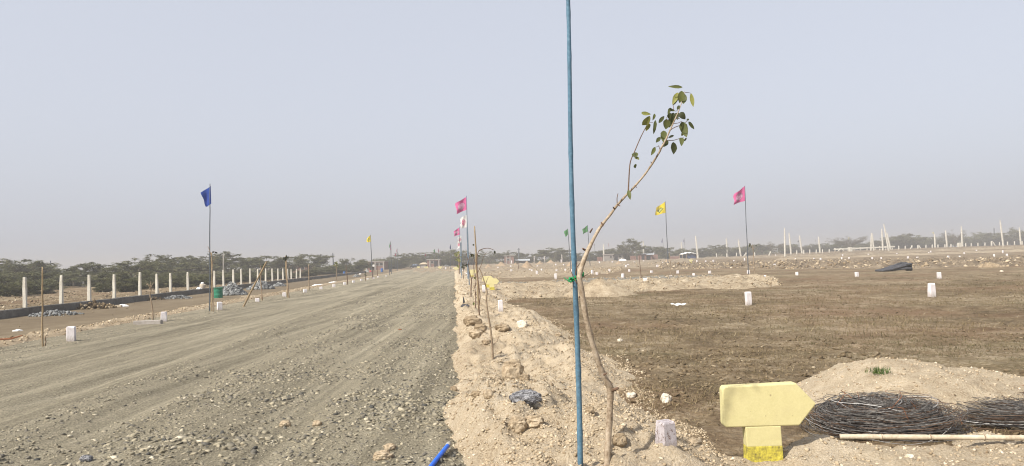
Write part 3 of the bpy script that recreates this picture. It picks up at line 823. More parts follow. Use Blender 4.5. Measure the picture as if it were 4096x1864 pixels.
def tapered_post(base, top, w0, w1, rot, jit=.006, bev=.012):
    mb = MB(); base = Vector(base); top = Vector(top); n = 4
    rings = []
    for k in range(n + 1):
        f = k / n; c = base.lerp(top, f); w = (w0 * (1 - f) + w1 * f) / 2
        if k == n: w -= bev
        b = min(bev, w * .5)
        for x, y in ((-w + b, -w), (w - b, -w), (w, -w + b), (w, w - b), (w - b, w), (-w + b, w), (-w, w - b), (-w, -w + b)):
            x += random.uniform(-jit, jit); y += random.uniform(-jit, jit)
            rings.append((c.x + x * math.cos(rot) - y * math.sin(rot), c.y + x * math.sin(rot) + y * math.cos(rot), c.z))
        if k == n: pass
    fs = [tuple(range(7, -1, -1)), tuple(n * 8 + i for i in range(8))]
    for k in range(n):
        for i in range(8):
            j = (i + 1) % 8
            fs.append((k * 8 + i, k * 8 + j, (k + 1) * 8 + j, (k + 1) * 8 + i))
    return mb.add(rings, fs)

def post_label(i):
    return 'leftmost' if i == 0 else ORD[i] + ' from the left'
for i, (px, ty) in enumerate(FENCE_PX):
    s = s_on(px, WALL_T - .26); x, y = P(s, WALL_T - .26)
    z = at(px, ty, y).z
    lean = random.uniform(-.03, .03)
    mb = tapered_post((x, y, -.25), (x + lean, y, z), .135, .122, random.uniform(-.15, .15))
    o = obj('fence_post', mb, MT['post'], origin=(x, y, 0))
    tag(o, 'white concrete fence post behind the low wall, ' + post_label(i), 'post', 'white posts behind the low wall')

for i, (px, ty, by) in enumerate([(46, 1137, 1160), (88, 1137, 1156), (132, 1135, 1155), (258, 1125, 1147), (294, 1123, 1148), (333, 1121, 1149), (826, 1078, 1100), (866, 1078, 1100),
                                  (912, 1079, 1099), (982, 1077, 1096), (1020, 1078, 1094)]):
    p = gnd(px, by); t = at(px, ty, p.y)
    p.z = float(field_h(np.array(p.x), np.array(p.y)))
    mb = tapered_post((p.x, p.y, p.z - .3), (t.x, p.y, t.z), .15, .13, 0.2)
    tag(obj('fence_post', mb, MT['post'], origin=p), 'small pale post in the scrub beyond the wall, ' + post_label(i), 'post', 'far posts in the left scrub')
p = gnd(214, 1152); e = empty('braced_post', p, 'pale post with slanting brace in the left scrub', 'post')
t = at(214, 1128, p.y)
obj('post', tapered_post((p.x, p.y, -.3), (t.x, p.y, t.z), .14, .12, 0), MT['post'], e)
q = at(203, 1151, p.y); obj('brace', tapered_post((q.x, p.y - .16, -.1), (t.x - .03, p.y - .16, t.z - .1), .11, .10, 0), MT['post'], e)

# ------------------------------------------------------------------ white marker stones
def chips(me, k):
    r_ = random.Random(k)
    for v in me.vertices:
        if v.co.z > .5 and r_.random() < .25: v.co *= r_.uniform(.93, 1.0)
    return me
def marker_mesh(k):
    random.seed(50 + k)
    mb = MB(); mb.bevbox((0, 0, 0), 1, 1, 1, 0, .055, .012, random.uniform(.9, 1.0))
    me = bpy.data.meshes.new('marker_stone'); me.from_pydata(mb.v, [], mb.f); me.update(); me.materials.append(MT['plaster'])
    return chips(me, k)
MK = [marker_mesh(k) for k in range(8)]
random.seed(9)
def marker(px, ty, by, label, group, w=None, rot=None):
    p = gnds(px, by)
    t = at(px, ty, p.y)
    z0 = surf(p.x, p.y) - .05
    o = bpy.data.objects.new('marker_stone', random.choice(MK)); col.objects.link(o)
    w = w or random.uniform(.145, .17)
    o.location = (p.x, p.y, z0); o.scale = (w, w, max(t.z - z0, .12))
    o.rotation_euler = (random.uniform(-.03, .03), random.uniform(-.03, .03), rot if rot is not None else random.uniform(-.5, .5))
    return tag(o, label, 'marker stone', group)

nm_ = marker(2664, 1683, 1764, 'scuffed lilac-white marker stone left of the near yellow sign', None, .108, .42)
MT['scuffed'] = soil('scuffed_lilac_paint', [(0.02, (.10, .06, .045)), (0.30, (.20, .15, .13)), (0.36, (.40, .365, .38)), (0.9, (.52, .485, .505))], scales=(1.6, 5, 22), w=(.3, .5, .55), bump=.5, bscale=20, bdist=.02)
nm_.data = nm_.data.copy(); nm_.data.materials[0] = soiled(MT['scuffed'], .30)
marker(2995, 1167, 1222, 'tall white marker stone alone in the brown field, right of the thin pink flag pole', None, .165, .1)
marker(3728, 1133, 1188, 'tall white marker stone on bare ground in the right of the field', None, .19, .12)
marker(3757, 1089, 1114, 'smaller marker stone just behind the tall one on the right', None, .18, -.1)
marker(3056, 1101, 1129, 'white marker stone at the right end of the pale sand track', None, .18, .3)
marker(3428, 1088, 1108, 'leaning white marker stone in front of the rough bank, near the dark heap', None, .17, .2)
marker(2582, 1112, 1138, 'large white marker stone on the sand track under the yellow flag', None, .20, .05)
marker(2003, 1200, 1245, 'narrow white marker stone on the sand bank behind the thin saplings', None, .115, .1)
marker(1935, 1140, 1168, 'white marker stone just left of the double yellow signs', None, .13, .1)
LM = [(285, 1306, 1365), (655, 1247, 1285), (878, 1208, 1240), (1029, 1193, 1207), (1137, 1170, 1186), (1220, 1157, 1170), (1284, 1147, 1157), (1336, 1137, 1149), (1379, 1129, 1140),
      (1414, 1122, 1131), (1445, 1116, 1127), (1471, 1113, 1121), (1494, 1110, 1119), (1513, 1105, 1113), (1545, 1102, 1109)]
for i, (px, ty, by) in enumerate(LM):
    marker(px, ty, by, ('nearest' if i == 0 else ORD[i] + ' nearest') + ' white marker stone on the left edge of the road', 'marker stones along the left edge of the road', .17, random.uniform(.3, .6))
VM = [(1874, 1094, 1109), (1867, 1091, 1101), (1862, 1090, 1099), (1852, 1079, 1090), (1845, 1078, 1086), (1814, 1072, 1081), (1783, 1068, 1080)]
for i, (px, ty, by) in enumerate(VM):
    marker(px, ty, by, 'small white marker stone on the far right road bank, ' + ORD[i] + ' from the right', 'marker stones on the far road bank', .2)
MID = [(2148, 1083, 1102), (2223, 1094, 1117), (2166, 1075, 1086), (2178, 1083, 1089), (2119, 1076, 1083), (2127, 1078, 1087), (2226, 1078, 1089), (2261, 1075, 1085), (2289, 1077, 1091),
       (2369, 1080, 1098), (2387, 1089, 1100), (2438, 1076, 1089), (2491, 1094, 1113), (2517, 1077, 1088), (2606, 1082, 1092), (2684, 1100, 1108), (2711, 1082, 1094), (2775, 1093, 1106), (2839, 1083, 1095),
       (2994, 1081, 1096), (3188, 1088, 1102), (2046, 1077, 1088)]
for i, (px, ty, by) in enumerate(sorted(MID)):
    marker(px, ty, by, 'white marker stone in the middle plots, ' + ORD[i] + ' from the left', 'marker stones in the middle plots', .19)
FARM = [(1993, 1068, 1075), (2007, 1068, 1075), (2043, 1062, 1072), (2047, 1042, 1057), (2080, 1041, 1051), (2150, 1062, 1069), (2223, 1055, 1063), (2255, 1057, 1066), (2245, 1038, 1053), (2011, 1044, 1052),
        (2398, 1046, 1054), (2450, 1044, 1052), (2504, 1059, 1068), (2513, 1056, 1063), (2537, 1046, 1053), (2574, 1042, 1050), (2630, 1059, 1068), (2652, 1048, 1056), (2665, 1051, 1058),
        (2788, 1040, 1049), (2823, 1042, 1049), (2854, 1039, 1047)]
for i, (px, ty, by) in enumerate(sorted(FARM)):
    marker(px, ty, by, 'tiny white marker stone among the far sand heaps, ' + ORD[i] + ' from the left', 'marker stones among the far sand heaps', .26)
FARR = [(2935, 1041, 1049), (2978, 1032, 1043), (3099, 1055, 1067), (3103, 1018, 1025), (3130, 1040, 1047), (3182, 1033, 1041), (3257, 1032, 1041), (3283, 1032, 1042), (3367, 1029, 1038), (3371, 1017, 1024), (3393, 1038, 1046),
        (3396, 1029, 1038), (3474, 1015, 1022), (3489, 1029, 1037), (3525, 1029, 1036), (3588, 1013, 1020), (3632, 1025, 1034), (3670, 1027, 1036), (3715, 1009, 1016), (3723, 1003, 1010), (3793, 1023, 1034),
        (3840, 1023, 1033), (3857, 1009, 1016), (3906, 999, 1006), (3976, 1016, 1028), (4012, 1001, 1012), (4028, 1015, 1026)]
for i, (px, ty, by) in enumerate(sorted(FARR)):
    marker(px, ty, by, 'small white marker stone beyond the rough bank, ' + ORD[i] + ' from the left', 'marker stones beyond the rough bank', .24)

# ------------------------------------------------------------------ yellow arrow signs
def arrow_sign(base, k, rot, label, group=None, flip=1, thick=.095, dirt=True):
    e = empty('arrow_sign', base, label, 'sign', group)
    cr, sr = math.cos(rot), math.sin(rot)
    def P3(x, z, y): 
        x = (x - .30) * k * flip
        return (base[0] + x * cr - y * k * sr, base[1] + x * sr + y * k * cr, base[2] + z * k)
    def solid(name, poly, y0, y1, mat, bev):
        mb = MB(); a = [P3(x, z, y0) for x, z in poly]; b = [P3(x, z, y1) for x, z in poly]; n = len(poly)
        fs = [tuple(range(n)), tuple(range(2 * n - 1, n - 1, -1))]
        for i in range(n):
            j = (i + 1) % n; fs.append((i, i + n, j + n, j))
        if flip < 0: fs = [f[::-1] for f in fs]
        mb.add(a + b, fs)
        o = obj(name, mb, mat, e)
        m = o.modifiers.new('bevel', 'BEVEL'); m.width = bev * k; m.segments = 2; m.limit_method = 'ANGLE'
        return o
    solid('head', [(.012, .255), (.57, .255), (.703, .415), (.555, .575), (.012, .562), (-.004, .54), (-.004, .275)], 0, thick, MT['yellow'], .010)
    solid('post', [(.166, .105), (.434, .105), (.428, .256), (.160, .256)], .001, thick - .002, MT['yellow'], .006)
    solid('post_foot', [(.163, -.15), (.438, -.15), (.436, .108), (.164, .108)], -.002, thick + .002, MT['yellowdirty'], .006)
    return e
MT['yellowdirty'] = soil('stained_bright_yellow', [(0.12, (.13, .11, .05)), (0.36, (.34, .29, .06)), (0.6, (.52, .45, .07)), (0.9, (.60, .53, .11))], scales=(4, 16, 60), w=(.4, .5, .4), bump=.5, bscale=30, bdist=.008)
b = at(3062, 1850, 5.78); b.z = 0.035
near_sign = arrow_sign(b, 1.0, 0.0, 'plain pale yellow concrete arrow sign pointing right in the foreground')
def sign_at(px0, px1, ty, by, label, d=None, flip=1, group='small yellow arrow signs far off'):
    p = gnds((px0 + px1) / 2, by) if d is None else at((px0 + px1) / 2, by, d)
    top = at(px0, ty, p.y).z; w = (px1 - px0) * p.y / F
    k = max(w / .703, .2); z0 = top - .57 * k
    c = at((px0 + px1) / 2 - .05 * k * F / p.y * 0, by, p.y)
    return arrow_sign((c.x - .05 * k * flip, p.y, z0), k, 0, label, group, flip)
sign_at(1946, 1998, 1115, 1164, 'yellow arrow sign in front of another beside the sand bank', group=None)
sign_at(1930, 1975, 1105, 1150, 'yellow arrow sign half hidden behind the nearer one on the bank', group=None)
sign_at(1874, 1909, 1079, 1112, 'yellow arrow sign behind the paired flag poles on the right bank', group=None)
sign_at(1814, 1836, 1069, 1082, 'far yellow sign left of the leafy sapling at the road end')
sign_at(1751, 1767, 1066, 1078, 'far yellow sign in front of the grey tent', flip=-1)
sign_at(1697, 1712, 1066, 1076, 'far yellow sign before the thatched stall', flip=-1)
sign_at(1666, 1680, 1066, 1075, 'leftmost far yellow sign, beside the parked car', flip=-1)
sign_at(2757, 2773, 1038, 1052, 'far yellow sign left of the blue tarpaulin shelter poles')

# ------------------------------------------------------------------ near pole, tied sapling, stick, wire, bamboo
def wob(a, b, n, amp, seed):
    a = Vector(a); b = Vector(b); out = []
    for k in range(n + 1):
        f = k / n; e = math.sin(math.pi * f) ** .5 if 0 < f < 1 else 0
        out.append(a.lerp(b, f) + Vector((float(vnoise(f * 6 + seed, seed * 1.7, 3)), float(vnoise(f * 6 + seed, seed * 2.3 + 9, 4)), 0)) * amp * e)
    return out

YP = gnds(2320, 1862).y
a = at(2320, 1862, YP); a.z = surf(a.x, a.y) - .15
c = at(2269, 0, YP); d_ = (c - at(2320, 1862, YP)); c2 = c + d_ * .16
mb = MB(); pts = []; rad_ = []
N = 64
nodes_at = [.09, .20, .31, .405, .50, .59, .68, .76, .84, .92]
for k in range(N + 1):
    f = k / N
    pts.append(a.lerp(c2, f) + Vector((.006 * math.sin(f * 9), .004 * math.sin(f * 7 + 1), 0)))
    r = .0182 * (1 - f) + .0122 * f
    near = min(abs(f - q) for q in nodes_at)
    rad_.append(r * (1.13 if near < .006 else 1.0))
mb.tube(pts, rad_, 14)
near_pole = empty('flag_pole', a, 'tall weathered blue pole in the foreground beside the tied sapling', 'pole')
obj('pole', mb, MT['bluepole'], near_pole, smooth=True)

TR = [(2428, 1890, 15.5), (2431, 1800, 15.5), (2437, 1690, 15), (2441, 1600, 14.5), (2441, 1555, 17), (2428, 1528, 15.5), (2404, 1478, 13), (2374, 1388, 13), (2346, 1280, 13), (2331, 1190, 12.5), (2319, 1122, 13), (2319, 1096, 12),
      (2330, 1057, 11), (2349, 1007, 9.5), (2386, 934, 7.5), (2410, 897, 7), (2443, 856, 6), (2467, 823, 5.6), (2500, 786, 5), (2525, 760, 4.8), (2560, 721, 4.5), (2592, 680, 4.4), (2632, 618, 4.4), (2646, 590, 4.4),
      (2663, 560, 4.2), (2675, 532, 3.6), (2700, 477, 2.8), (2715, 443, 2.2), (2727, 409, 1.8), (2740, 369, 1.3)]
YS = gnds(2428, 1868).y
def trpt(px, py, dy=0.0): return at(px, py, YS + dy)
pts = [trpt(x, y, .05 * math.sin(i * .45)) for i, (x, y, w) in enumerate(TR)]
def smooth_path(pts, rads, sub=4):
    out, ro = [], []
    n = len(pts)
    for i in range(n - 1):
        p0, p1, p2, p3 = pts[max(i - 1, 0)], pts[i], pts[i + 1], pts[min(i + 2, n - 1)]
        for k in range(sub):
            t = k / sub
            out.append(0.5 * ((2 * p1) + (p2 - p0) * t + (2 * p0 - 5 * p1 + 4 * p2 - p3) * t * t + (3 * p1 - p0 - 3 * p2 + p3) * t ** 3))
            ro.append(rads[i] * (1 - t) + rads[i + 1] * t)
    out.append(pts[-1]); ro.append(rads[-1])
    return out, ro
base_ = pts[0].copy()
TR = [(a_, b_, w_ * .88) for a_, b_, w_ in TR]
sap = empty('sapling', base_, 'leaning young tree with few green leaves tied to the blue pole', 'tree')
pp, rr_ = smooth_path(pts, [w * YS / F for _, _, w in TR])
rr_ = [r * (1 + .07 * math.sin(i * 1.7) + random.uniform(-.05, .05)) for i, r in enumerate(rr_)]
mb = MB().tube(pp, rr_, 12)
trunk_o = obj('trunk', mb, MT['trunk'], sap, smooth=True)
mb = MB()                                              # knots and pruned stubs on the trunk
for (px, py, dx, dy, r) in [(2452, 1560, 22, -8, 7), (2360, 930, 10, -16, 3.5), (2340, 1000, -10, -6, 4.5), (2405, 890, 8, 14, 3), (2470, 818, 10, 6, 3), (2458, 836, -6, -8, 3), (2540, 742, 6, 8, 2.4), (2608, 655, -5, -8, 2), (2325, 1190, -9, -4, 4), (2330, 1240, 8, -3, 4), (2415, 1500, 12, -8, 4)]:
    a = trpt(px, py); b = trpt(px + dx, py + dy, -.02)
    mb.tube([a, a.lerp(b, .6), b], [r * YS / F, r * .9 * YS / F, r * .6 * YS / F], 7)
obj('stub', mb, MT['twig'], trunk_o)
def branch(name, pl, mat, parent, dy0=0, dy1=0, sides=6):
    n = len(pl); P_ = [trpt(x, y, dy0 + (dy1 - dy0) * i / (n - 1)) for i, (x, y, w) in enumerate(pl)]
    q, r = smooth_path(P_, [w * YS / F for _, _, w in pl], 3)
    return obj(name, MB().tube(q, r, sides), mat, parent, smooth=True)
m1 = lambda x, y: (2540 + x * .3073, 320 + y * .3073)
m2 = lambda x, y: (2230 + x * .4094, 680 + y * .4094)
branch('branch', [(2513, 768, 3.2), (2515, 730, 2.6), (2517, 690, 2.4), (2522, 645, 2.2), (2538, 607, 2.0), (2561, 553, 1.9), (2580, 515, 1.6), (2596, 487, 1.3)], MT['twig'], sap, 0, .10)
for pl in ([(*m1(655, 165), 1.2), (*m1(690, 163), 1.0), (*m1(728, 172), .9)], [(*m1(500, 565), 1.5), (*m1(560, 560), 1.3), (*m1(605, 538), 1.1)],
           [(*m1(455, 655), 1.9), (*m1(520, 615), 1.7), (*m1(600, 585), 1.5), (*m1(680, 535), 1.1)], [(*m1(425, 785), 1.7), (*m1(500, 785), 1.4), (*m1(570, 765), 1.3), (*m1(632, 750), 1.0)],
           [(*m1(325, 910), 1.5), (*m1(308, 850), 1.2)], [(*m1(315, 862), .8), (*m1(262, 875), .8)], [(*m1(505, 385), 1.3), (*m1(497, 320), 1.0)], [(*m1(520, 405), 1.2), (*m1(555, 400), 1)],
           [(*m1(180, 550), 1.0), (*m1(235, 555), .8)], [(*m1(430, 540), 1.0), (*m1(408, 485), .9)], [(*m1(580, 500), 1.3), (*m1(540, 505), 1.1)], [(*m1(610, 290), 1.5), (*m1(640, 150), 1.0)],
           [(*m2(583, 325), 2.0), (*m2(582, 275), 1.7), (*m2(591, 230), 1.4)],
           [(*m2(190, 1110), 2.2), (*m2(150, 1030), 1.9), (*m2(125, 970), 1.6)], [(*m2(215, 1075), 2.0), (*m2(178, 1020), 1.9), (*m2(186, 960), 1.7), (*m2(220, 910), 1.4)], [(*m2(186, 985), 1.6), (*m2(190, 900), 1.2)],
           [(*m2(245, 1050), 1.6), (*m2(300, 1015), 1.0)]):
    branch('twig', pl, MT['twig'], sap, -.02, random.uniform(-.08, .06), 5)

LEAVES = [(620, 95, 430, 85, 36, .55), (610, 140, 580, 300, 76, .62), (650, 185, 627, 312, 60, .35), (562, 162, 488, 322, 56, .8), (728, 172, 760, 352, 44, .82), (560, 240, 488, 332, 30, .05), (578, 330, 550, 390, 34, .3),
          (458, 366, 428, 470, 36, .4), (440, 372, 522, 402, 36, .5), (588, 420, 655, 512, 72, .15), (505, 425, 440, 622, 80, .28), (412, 508, 400, 642, 86, .45), (540, 428, 552, 522, 62, .2), (382, 470, 308, 560, 40, .3),
          (698, 540, 772, 642, 40, .35), (608, 542, 672, 745, 92, .45), (626, 650, 608, 730, 30, .5), (690, 500, 680, 530, 30, .6), (372, 658, 378, 782, 72, .5), (505, 718, 432, 756, 28, .1), (604, 750, 604, 862, 54, .45),
          (668, 750, 640, 797, 24, .2), (500, 808, 500, 968, 82, .2), (332, 744, 272, 816, 42, .4), (262, 873, 208, 982, 40, .62), (432, 788, 345, 872, 60, .2), (82, 428, 208, 446, 42, .75), (195, 468, 92, 588, 74, .78),
          (256, 438, 228, 527, 30, .55), (192, 566, 142, 666, 52, .85), (266, 520, 240, 706, 40, .45), (18, 942, 6, 1012, 46, .5), (2, 1008, 54, 1040, 42, .6), (0, 1094, 6, 1148, 44, .45), (-20, 950, 0, 1010, 44, .3),
          (345, 690, 372, 812, 40, .7), (470, 430, 435, 500, 50, .35), (500, 470, 470, 560, 52, .3)]
def leaf(b, t, w, tint, fold, roll):
    """one leaf: pointed blade with a midrib fold and a droop"""
    b = Vector(b); t = Vector(t); ax = (t - b); L = ax.length; ax.normalize()
    side = ax.cross(Vector((0, 1, 0)));
    if side.length < .05: side = Vector((1, 0, 0))
    side.normalize(); nrm = ax.cross(side).normalized()
    q = Matrix.Rotation(roll, 3, ax); side = q @ side; nrm = q @ nrm
    prof = [(0, .02), (.10, .55), (.28, .95), (.5, 1.0), (.72, .78), (.9, .34), (1.0, .02)]
    vs = []; fs = []
    for f, ww in prof:
        bend = nrm * (L * .16 * math.sin(math.pi * f)) * fold
        c = b + ax * L * f + bend
        h = w / 2 * ww * random.uniform(.9, 1.08)
        vs += [c - side * h + nrm * h * .35, c, c + side * h + nrm * h * .35]
    for k in range(len(prof) - 1):
        o = k * 3
        fs += [(o, o + 1, o + 4, o + 3), (o + 1, o + 2, o + 5, o + 4)]
    mb = MB().add(vs, fs)
    o = obj('leaf', mb, MT['leaf'], sap, smooth=True)
    a = o.data.attributes.new('tint', 'FLOAT', 'FACE'); a.data.foreach_set('value', [min(1, max(0, tint + random.uniform(-.05, .05)))] * len(o.data.polygons))
    return o
for (x0, y0, x1, y1, w, ti) in LEAVES:
    dy = random.uniform(-.12, .12)
    leaf(trpt(*m1(x0, y0), dy), trpt(*m1(x1, y1), dy + random.uniform(-.05, .05)), w * .3073 * YS / F * 1.18, ti, random.uniform(-1, 1), random.uniform(-.45, .45))
leaf(trpt(*m2(692, 195)), trpt(*m2(712, 292), -.03), 16 * YS / F, .55, .6, .2)

# green tie round pole and trunk
pc = at(2299, 1108, YP); tcn = at(2320, 1108, YP + .012)
tie_e = empty('green_tie', (pc.x, pc.y, pc.z), 'bright green twine tying the sapling to the blue pole', 'twine')
mb = MB()
for k in range(4):
    dz = (k - 1.5) * .007; off = random.uniform(-.006, .006); pts = []
    for i in range(33):
        an = 2 * math.pi * i / 32
        cx, cy = (pc.x + tcn.x) / 2, (pc.y + tcn.y) / 2
        pts.append((cx + (abs(tcn.x - pc.x) / 2 + .023) * math.cos(an), cy + .030 * math.sin(an) + off, pc.z + dz + .018 * math.cos(an)))
    mb.tube(pts, .0042, 5, cap=False)
obj('loops', mb, MT['tie'], tie_e, smooth=True)
k0 = Vector((pc.x - .022, pc.y - .02, pc.z - .012))
mb = MB().tube([k0, k0 + Vector((-.012, -.015, .008)), k0 + Vector((-.02, -.01, -.012)), k0 + Vector((-.004, -.02, -.02))], [.006, .008, .007, .004], 6)
mb.tube([k0, k0 + Vector((-.03, -.005, -.006)), k0 + Vector((-.05, 0, .012))], [.005, .004, .002], 5)
obj('knot', mb, MT['tie'], tie_e, smooth=True)

# fallen blue pole pointing at the camera
e0 = gnds(1796, 1800); e0.z = surf(e0.x, e0.y) + .045
d0 = gnd(1766, 1866); dd = (Vector((d0.x, d0.y, 0)) - Vector((e0.x, e0.y, 0))).normalized()
e1 = e0 + dd * 2.3; e1.z = surf(e1.x, e1.y) + .03
bp = empty('fallen_pole', e0, 'bright blue pole lying at the road edge with a grey end', 'pole')
obj('pole', MB().tube([e0.lerp(e1, f) for f in (0.02, .05, .3, .6, 1)], [.0165, .017, .0175, .018, .0185], 14), MT['brightblue'], bp, smooth=True)
obj('end_cap', MB().tube([e0 - dd * .02, e0 - dd * .012, e0 + dd * .05, e0 + dd * .06], [.014, .0215, .0215, .018], 14), MT['greybutt'], bp, smooth=True)

# lying bamboo
a = at(3362, 1797, 6.08); a.z = surf(a.x, a.y) + .045
b = at(4180, 1832, 5.86); b.z = surf(b.x, b.y) + .05
zz = max(a.z, b.z, max(surf(a.x + (b.x - a.x) * f, a.y + (b.y - a.y) * f) for f in (.2, .4, .6, .8)) + .012)
a.z = b.z = zz; b += (b - a) * .6
lb = empty('bamboo_pole', a, 'pale bamboo pole lying on the sand in front of the wire', 'pole')
pts, rd = [], []
L = (b - a).length; nd = [.31, .67, 1.06, 1.45, 1.83, 2.2]
f = 0.0
while f < L:
    near = min(abs(f - q) for q in nd)
    pts.append(a.lerp(b, f / L)); rd.append(.0205 + (.0030 if near < .008 else (-.0018 if near < .022 else 0)))
    f += .0105
obj('cane', MB().tube(pts, rd, 14), MT['paleb'], lb, smooth=True)
mb = MB()
for q in nd:
    if q < L:
        c = a.lerp(b, q / L); dn = (b - a).normalized()
        mb.tube([c - dn * .005, c - dn * .002, c + dn * .002, c + dn * .005], [.0210, .0240, .0240, .0210], 14, cap=False)
obj('node_ring', mb, MT['stick'], lb, smooth=True)

# barbed wire coils
def coil(center, rad_in, rad_out, h, loops, label, squash=(1, 1), seed=1, barbs=900):
    r_ = random.Random(seed)
    e = empty('barbed_wire_coil', center, label, 'wire coil')
    mb = MB(); mp = MB(); bb = MB(); mg = MB(); mr_ = MB(); pts_all = []
    for k in range(loops):
        u = r_.random() ** .7; R = rad_in + (rad_out - rad_in) * u
        z0 = h * (1 - .55 * ((R - rad_in) / (rad_out - rad_in)) ** 2) * r_.random() ** .75 + .015
        tx, ty = r_.gauss(0, .05), r_.gauss(0, .05)
        cx, cy = r_.gauss(0, .06), r_.gauss(0, .06); ph = r_.random() * 6.28; ph2 = r_.random() * 6.28
        a0 = r_.random() * 6.28; span = 2 * math.pi * r_.uniform(.35, 1.02); n = 46
        el = r_.uniform(.9, 1.06); pts = []
        for i in range(n + 1):
            an = a0 + span * i / n
            r = R * (1 + .05 * math.sin(2 * an + ph) + .03 * math.sin(5 * an + ph2)) + r_.gauss(0, .002)
            x = (cx + r * math.cos(an)) * squash[0]; y = (cy + r * el * math.sin(an)) * squash[1]
            z = max(.008, z0 + x * tx + y * ty + .02 * math.sin(3 * an + ph))
            pts.append(Vector((center[0] + x, center[1] + y, center[2] + z)))
        (lambda v: mp if v < .015 else mg if v < .34 else mr_ if v < .54 else mb)(r_.random()).tube(pts, .0024, 3, cap=False)
        pts_all.append(pts)
    for k in range(barbs):
        p = r_.choice(r_.choice(pts_all))
        for _ in range(2):
            d = Vector((r_.gauss(0, 1), r_.gauss(0, 1), r_.gauss(0, 1))).normalized() * r_.uniform(.014, .028)
            w = d.cross(Vector((.3, .5, 1))).normalized() * .0016
            bb.add([p - d - w, p - d + w, p + d], [(0, 1, 2)])
    obj('strands', mb, MT['wire'], e); obj('grey_strands', mg, MT['wiregrey'], e); obj('rusty_strands', mr_, MT['wirerust'], e); obj('barbs', bb, MT['wiregrey'], e)
    if mp.v: obj('bright_strands', mp, MT['wirepale'], e)
    for k in range(16):
        tw = MB()
        an = r_.random() * 6.28; R = rad_out * r_.uniform(.3, 1.05)
        p = Vector((center[0] + R * math.cos(an) * squash[0], center[1] + R * math.sin(an) * squash[1], center[2] + h * r_.uniform(.3, .9)))
        q = p + Vector((r_.gauss(0, .05), r_.gauss(0, .05), r_.uniform(.03, .12)))
        q2 = q + Vector((r_.gauss(0, .03), r_.gauss(0, .03), r_.uniform(.0, .06)))
        tw.tube([p, q, q2], [.0035, .003, .0015], 4)
        obj('dry_twig', tw, MT['redtwig'], e)
    return e
cc = at(3530, 1690, 6.85)
coil((cc.x, 6.83, 0.0), .05, .60, .27, 520, 'large grey coil of barbed wire lying right of the yellow sign', (1.0, .92), 3, 2600)
cc2 = at(4010, 1680, 7.1)
coil((cc2.x + .16, 7.2, 0.0), .06, .68, .17, 380, 'second barbed wire coil partly cut off at the right edge', (1.0, .9), 5, 1800)

# ------------------------------------------------------------------ flags
def flag(base, top, quad, mat, r_px, label, polemat='darkpole', group=None, rag=0.0, d=None, name='flag', extra=0):
    p = gnds(*base) if d is None else at(base[0], base[1], d)
    Y = p.y; z0 = min(p.z, surf(p.x, p.y)) - .25
    tp = at(*top, Y)
    e = empty('flag', (p.x, p.y, max(z0 + .25, 0)), label, 'flag', group)
    bpnt = Vector((p.x, Y, z0))
    r0_ = .74 * r_px * Y / F
    pts = wob(bpnt, tp, 10, .02, top[0] * .13)
    obj('pole', MB().tube(pts, [r0_ * (1.15 - .45 * i / 10) for i in range(11)], 8), MT[polemat], e, smooth=True)
    ht, ft, fb, hb = [at(*q, Y) for q in quad]
    nu, nv = 14, 10; vs = []; uvs = []
    W = (ft - ht).length
    ph = top[0] * .7
    for i in range(nu + 1):
        u = i / nu
        for j in range(nv + 1):
            v = j / nv
            c = (hb.lerp(fb, u)).lerp(ht.lerp(ft, u), v)
            c = c + Vector((0, .13 * W * math.sin(u * 5.5 + v * 2.0 + ph) * u ** .7, .035 * W * math.sin(u * 7 + ph * 2 + v * 3) * u))
            c = c + Vector((.03 * W * math.sin(v * 7 + ph) * u, .05 * W * math.sin(v * 8 + ph * 1.3) * u, 0))
            if rag and u > .8: c = c + Vector((random.uniform(-1, 1), 0, random.uniform(-1, 1))) * rag * W * (u - .8) * 3
            vs.append(c); uvs.append((u, v))
    fs = []
    for i in range(nu):
        for j in range(nv):
            if rag and i > nu - 4 and random.random() < rag * 1.6: continue
            k = i * (nv + 1) + j
            fs.append((k, k + nv + 1, k + nv + 2, k + 1))
    o = obj('cloth', MB().add(vs, fs), MT[mat], e, smooth=True)
    ul = o.data.uv_layers.new(name='UVMap')
    for lp in o.data.loops: ul.data[lp.index].uv = uvs[lp.vertex_index]
    return e

flag((838, 1243), (840, 735), [(843, 744), (806, 770), (824, 829), (845, 815)], 'f_blue', 3.2, 'limp blue flag on a tall dark pole beside the green drum', 'darkpole')
flag((1877, 1142), (1866, 783), [(1867, 786), (1821, 815), (1828, 855), (1868, 838)], 'f_pink', 2.6, 'largest pink flag over the right road bank', 'bluegrey')
flag((1872, 1128), (1867, 856), [(1867, 858), (1843, 872), (1842, 914), (1867, 909)], 'f_white', 2.2, 'tattered white flag with red print below the pink one', 'bluegrey', rag=.16)
flag((1848, 1116), (1838, 907), [(1838, 909), (1816, 925), (1818, 945), (1840, 938)], 'f_pink', 2.0, 'smaller pink flag below the white one on the road bank', 'bluegrey')
flag((1845, 1106), (1847, 939), [(1847, 941), (1831, 950), (1834, 975), (1847, 968)], 'f_white', 1.8, 'white and red flag under the smaller pink flag', 'bluegrey', rag=.14)
flag((1841, 1098), (1843, 962), [(1843, 963), (1828, 963), (1830, 995), (1843, 988)], 'f_white', 1.6, 'lowest torn white and red flag on the road bank', 'bluegrey', rag=.18)
flag((1803, 1080), (1803, 976), [(1803, 977), (1799, 987), (1799, 997), (1804, 995)], 'f_dkblue', 1.3, 'folded navy flag above the big tree at the road end')
flag((1490, 1117), (1482, 939), [(1482, 940), (1466, 956), (1467, 969), (1482, 967)], 'f_yellow', 2.2, 'yellow flag with a green leaf print on the left road edge')
flag((1557, 1104), (1562, 965), [(1562, 966), (1558, 976), (1557, 991), (1562, 989)], 'f_green', 1.4, 'narrow green flag left of the pink one in the distance')
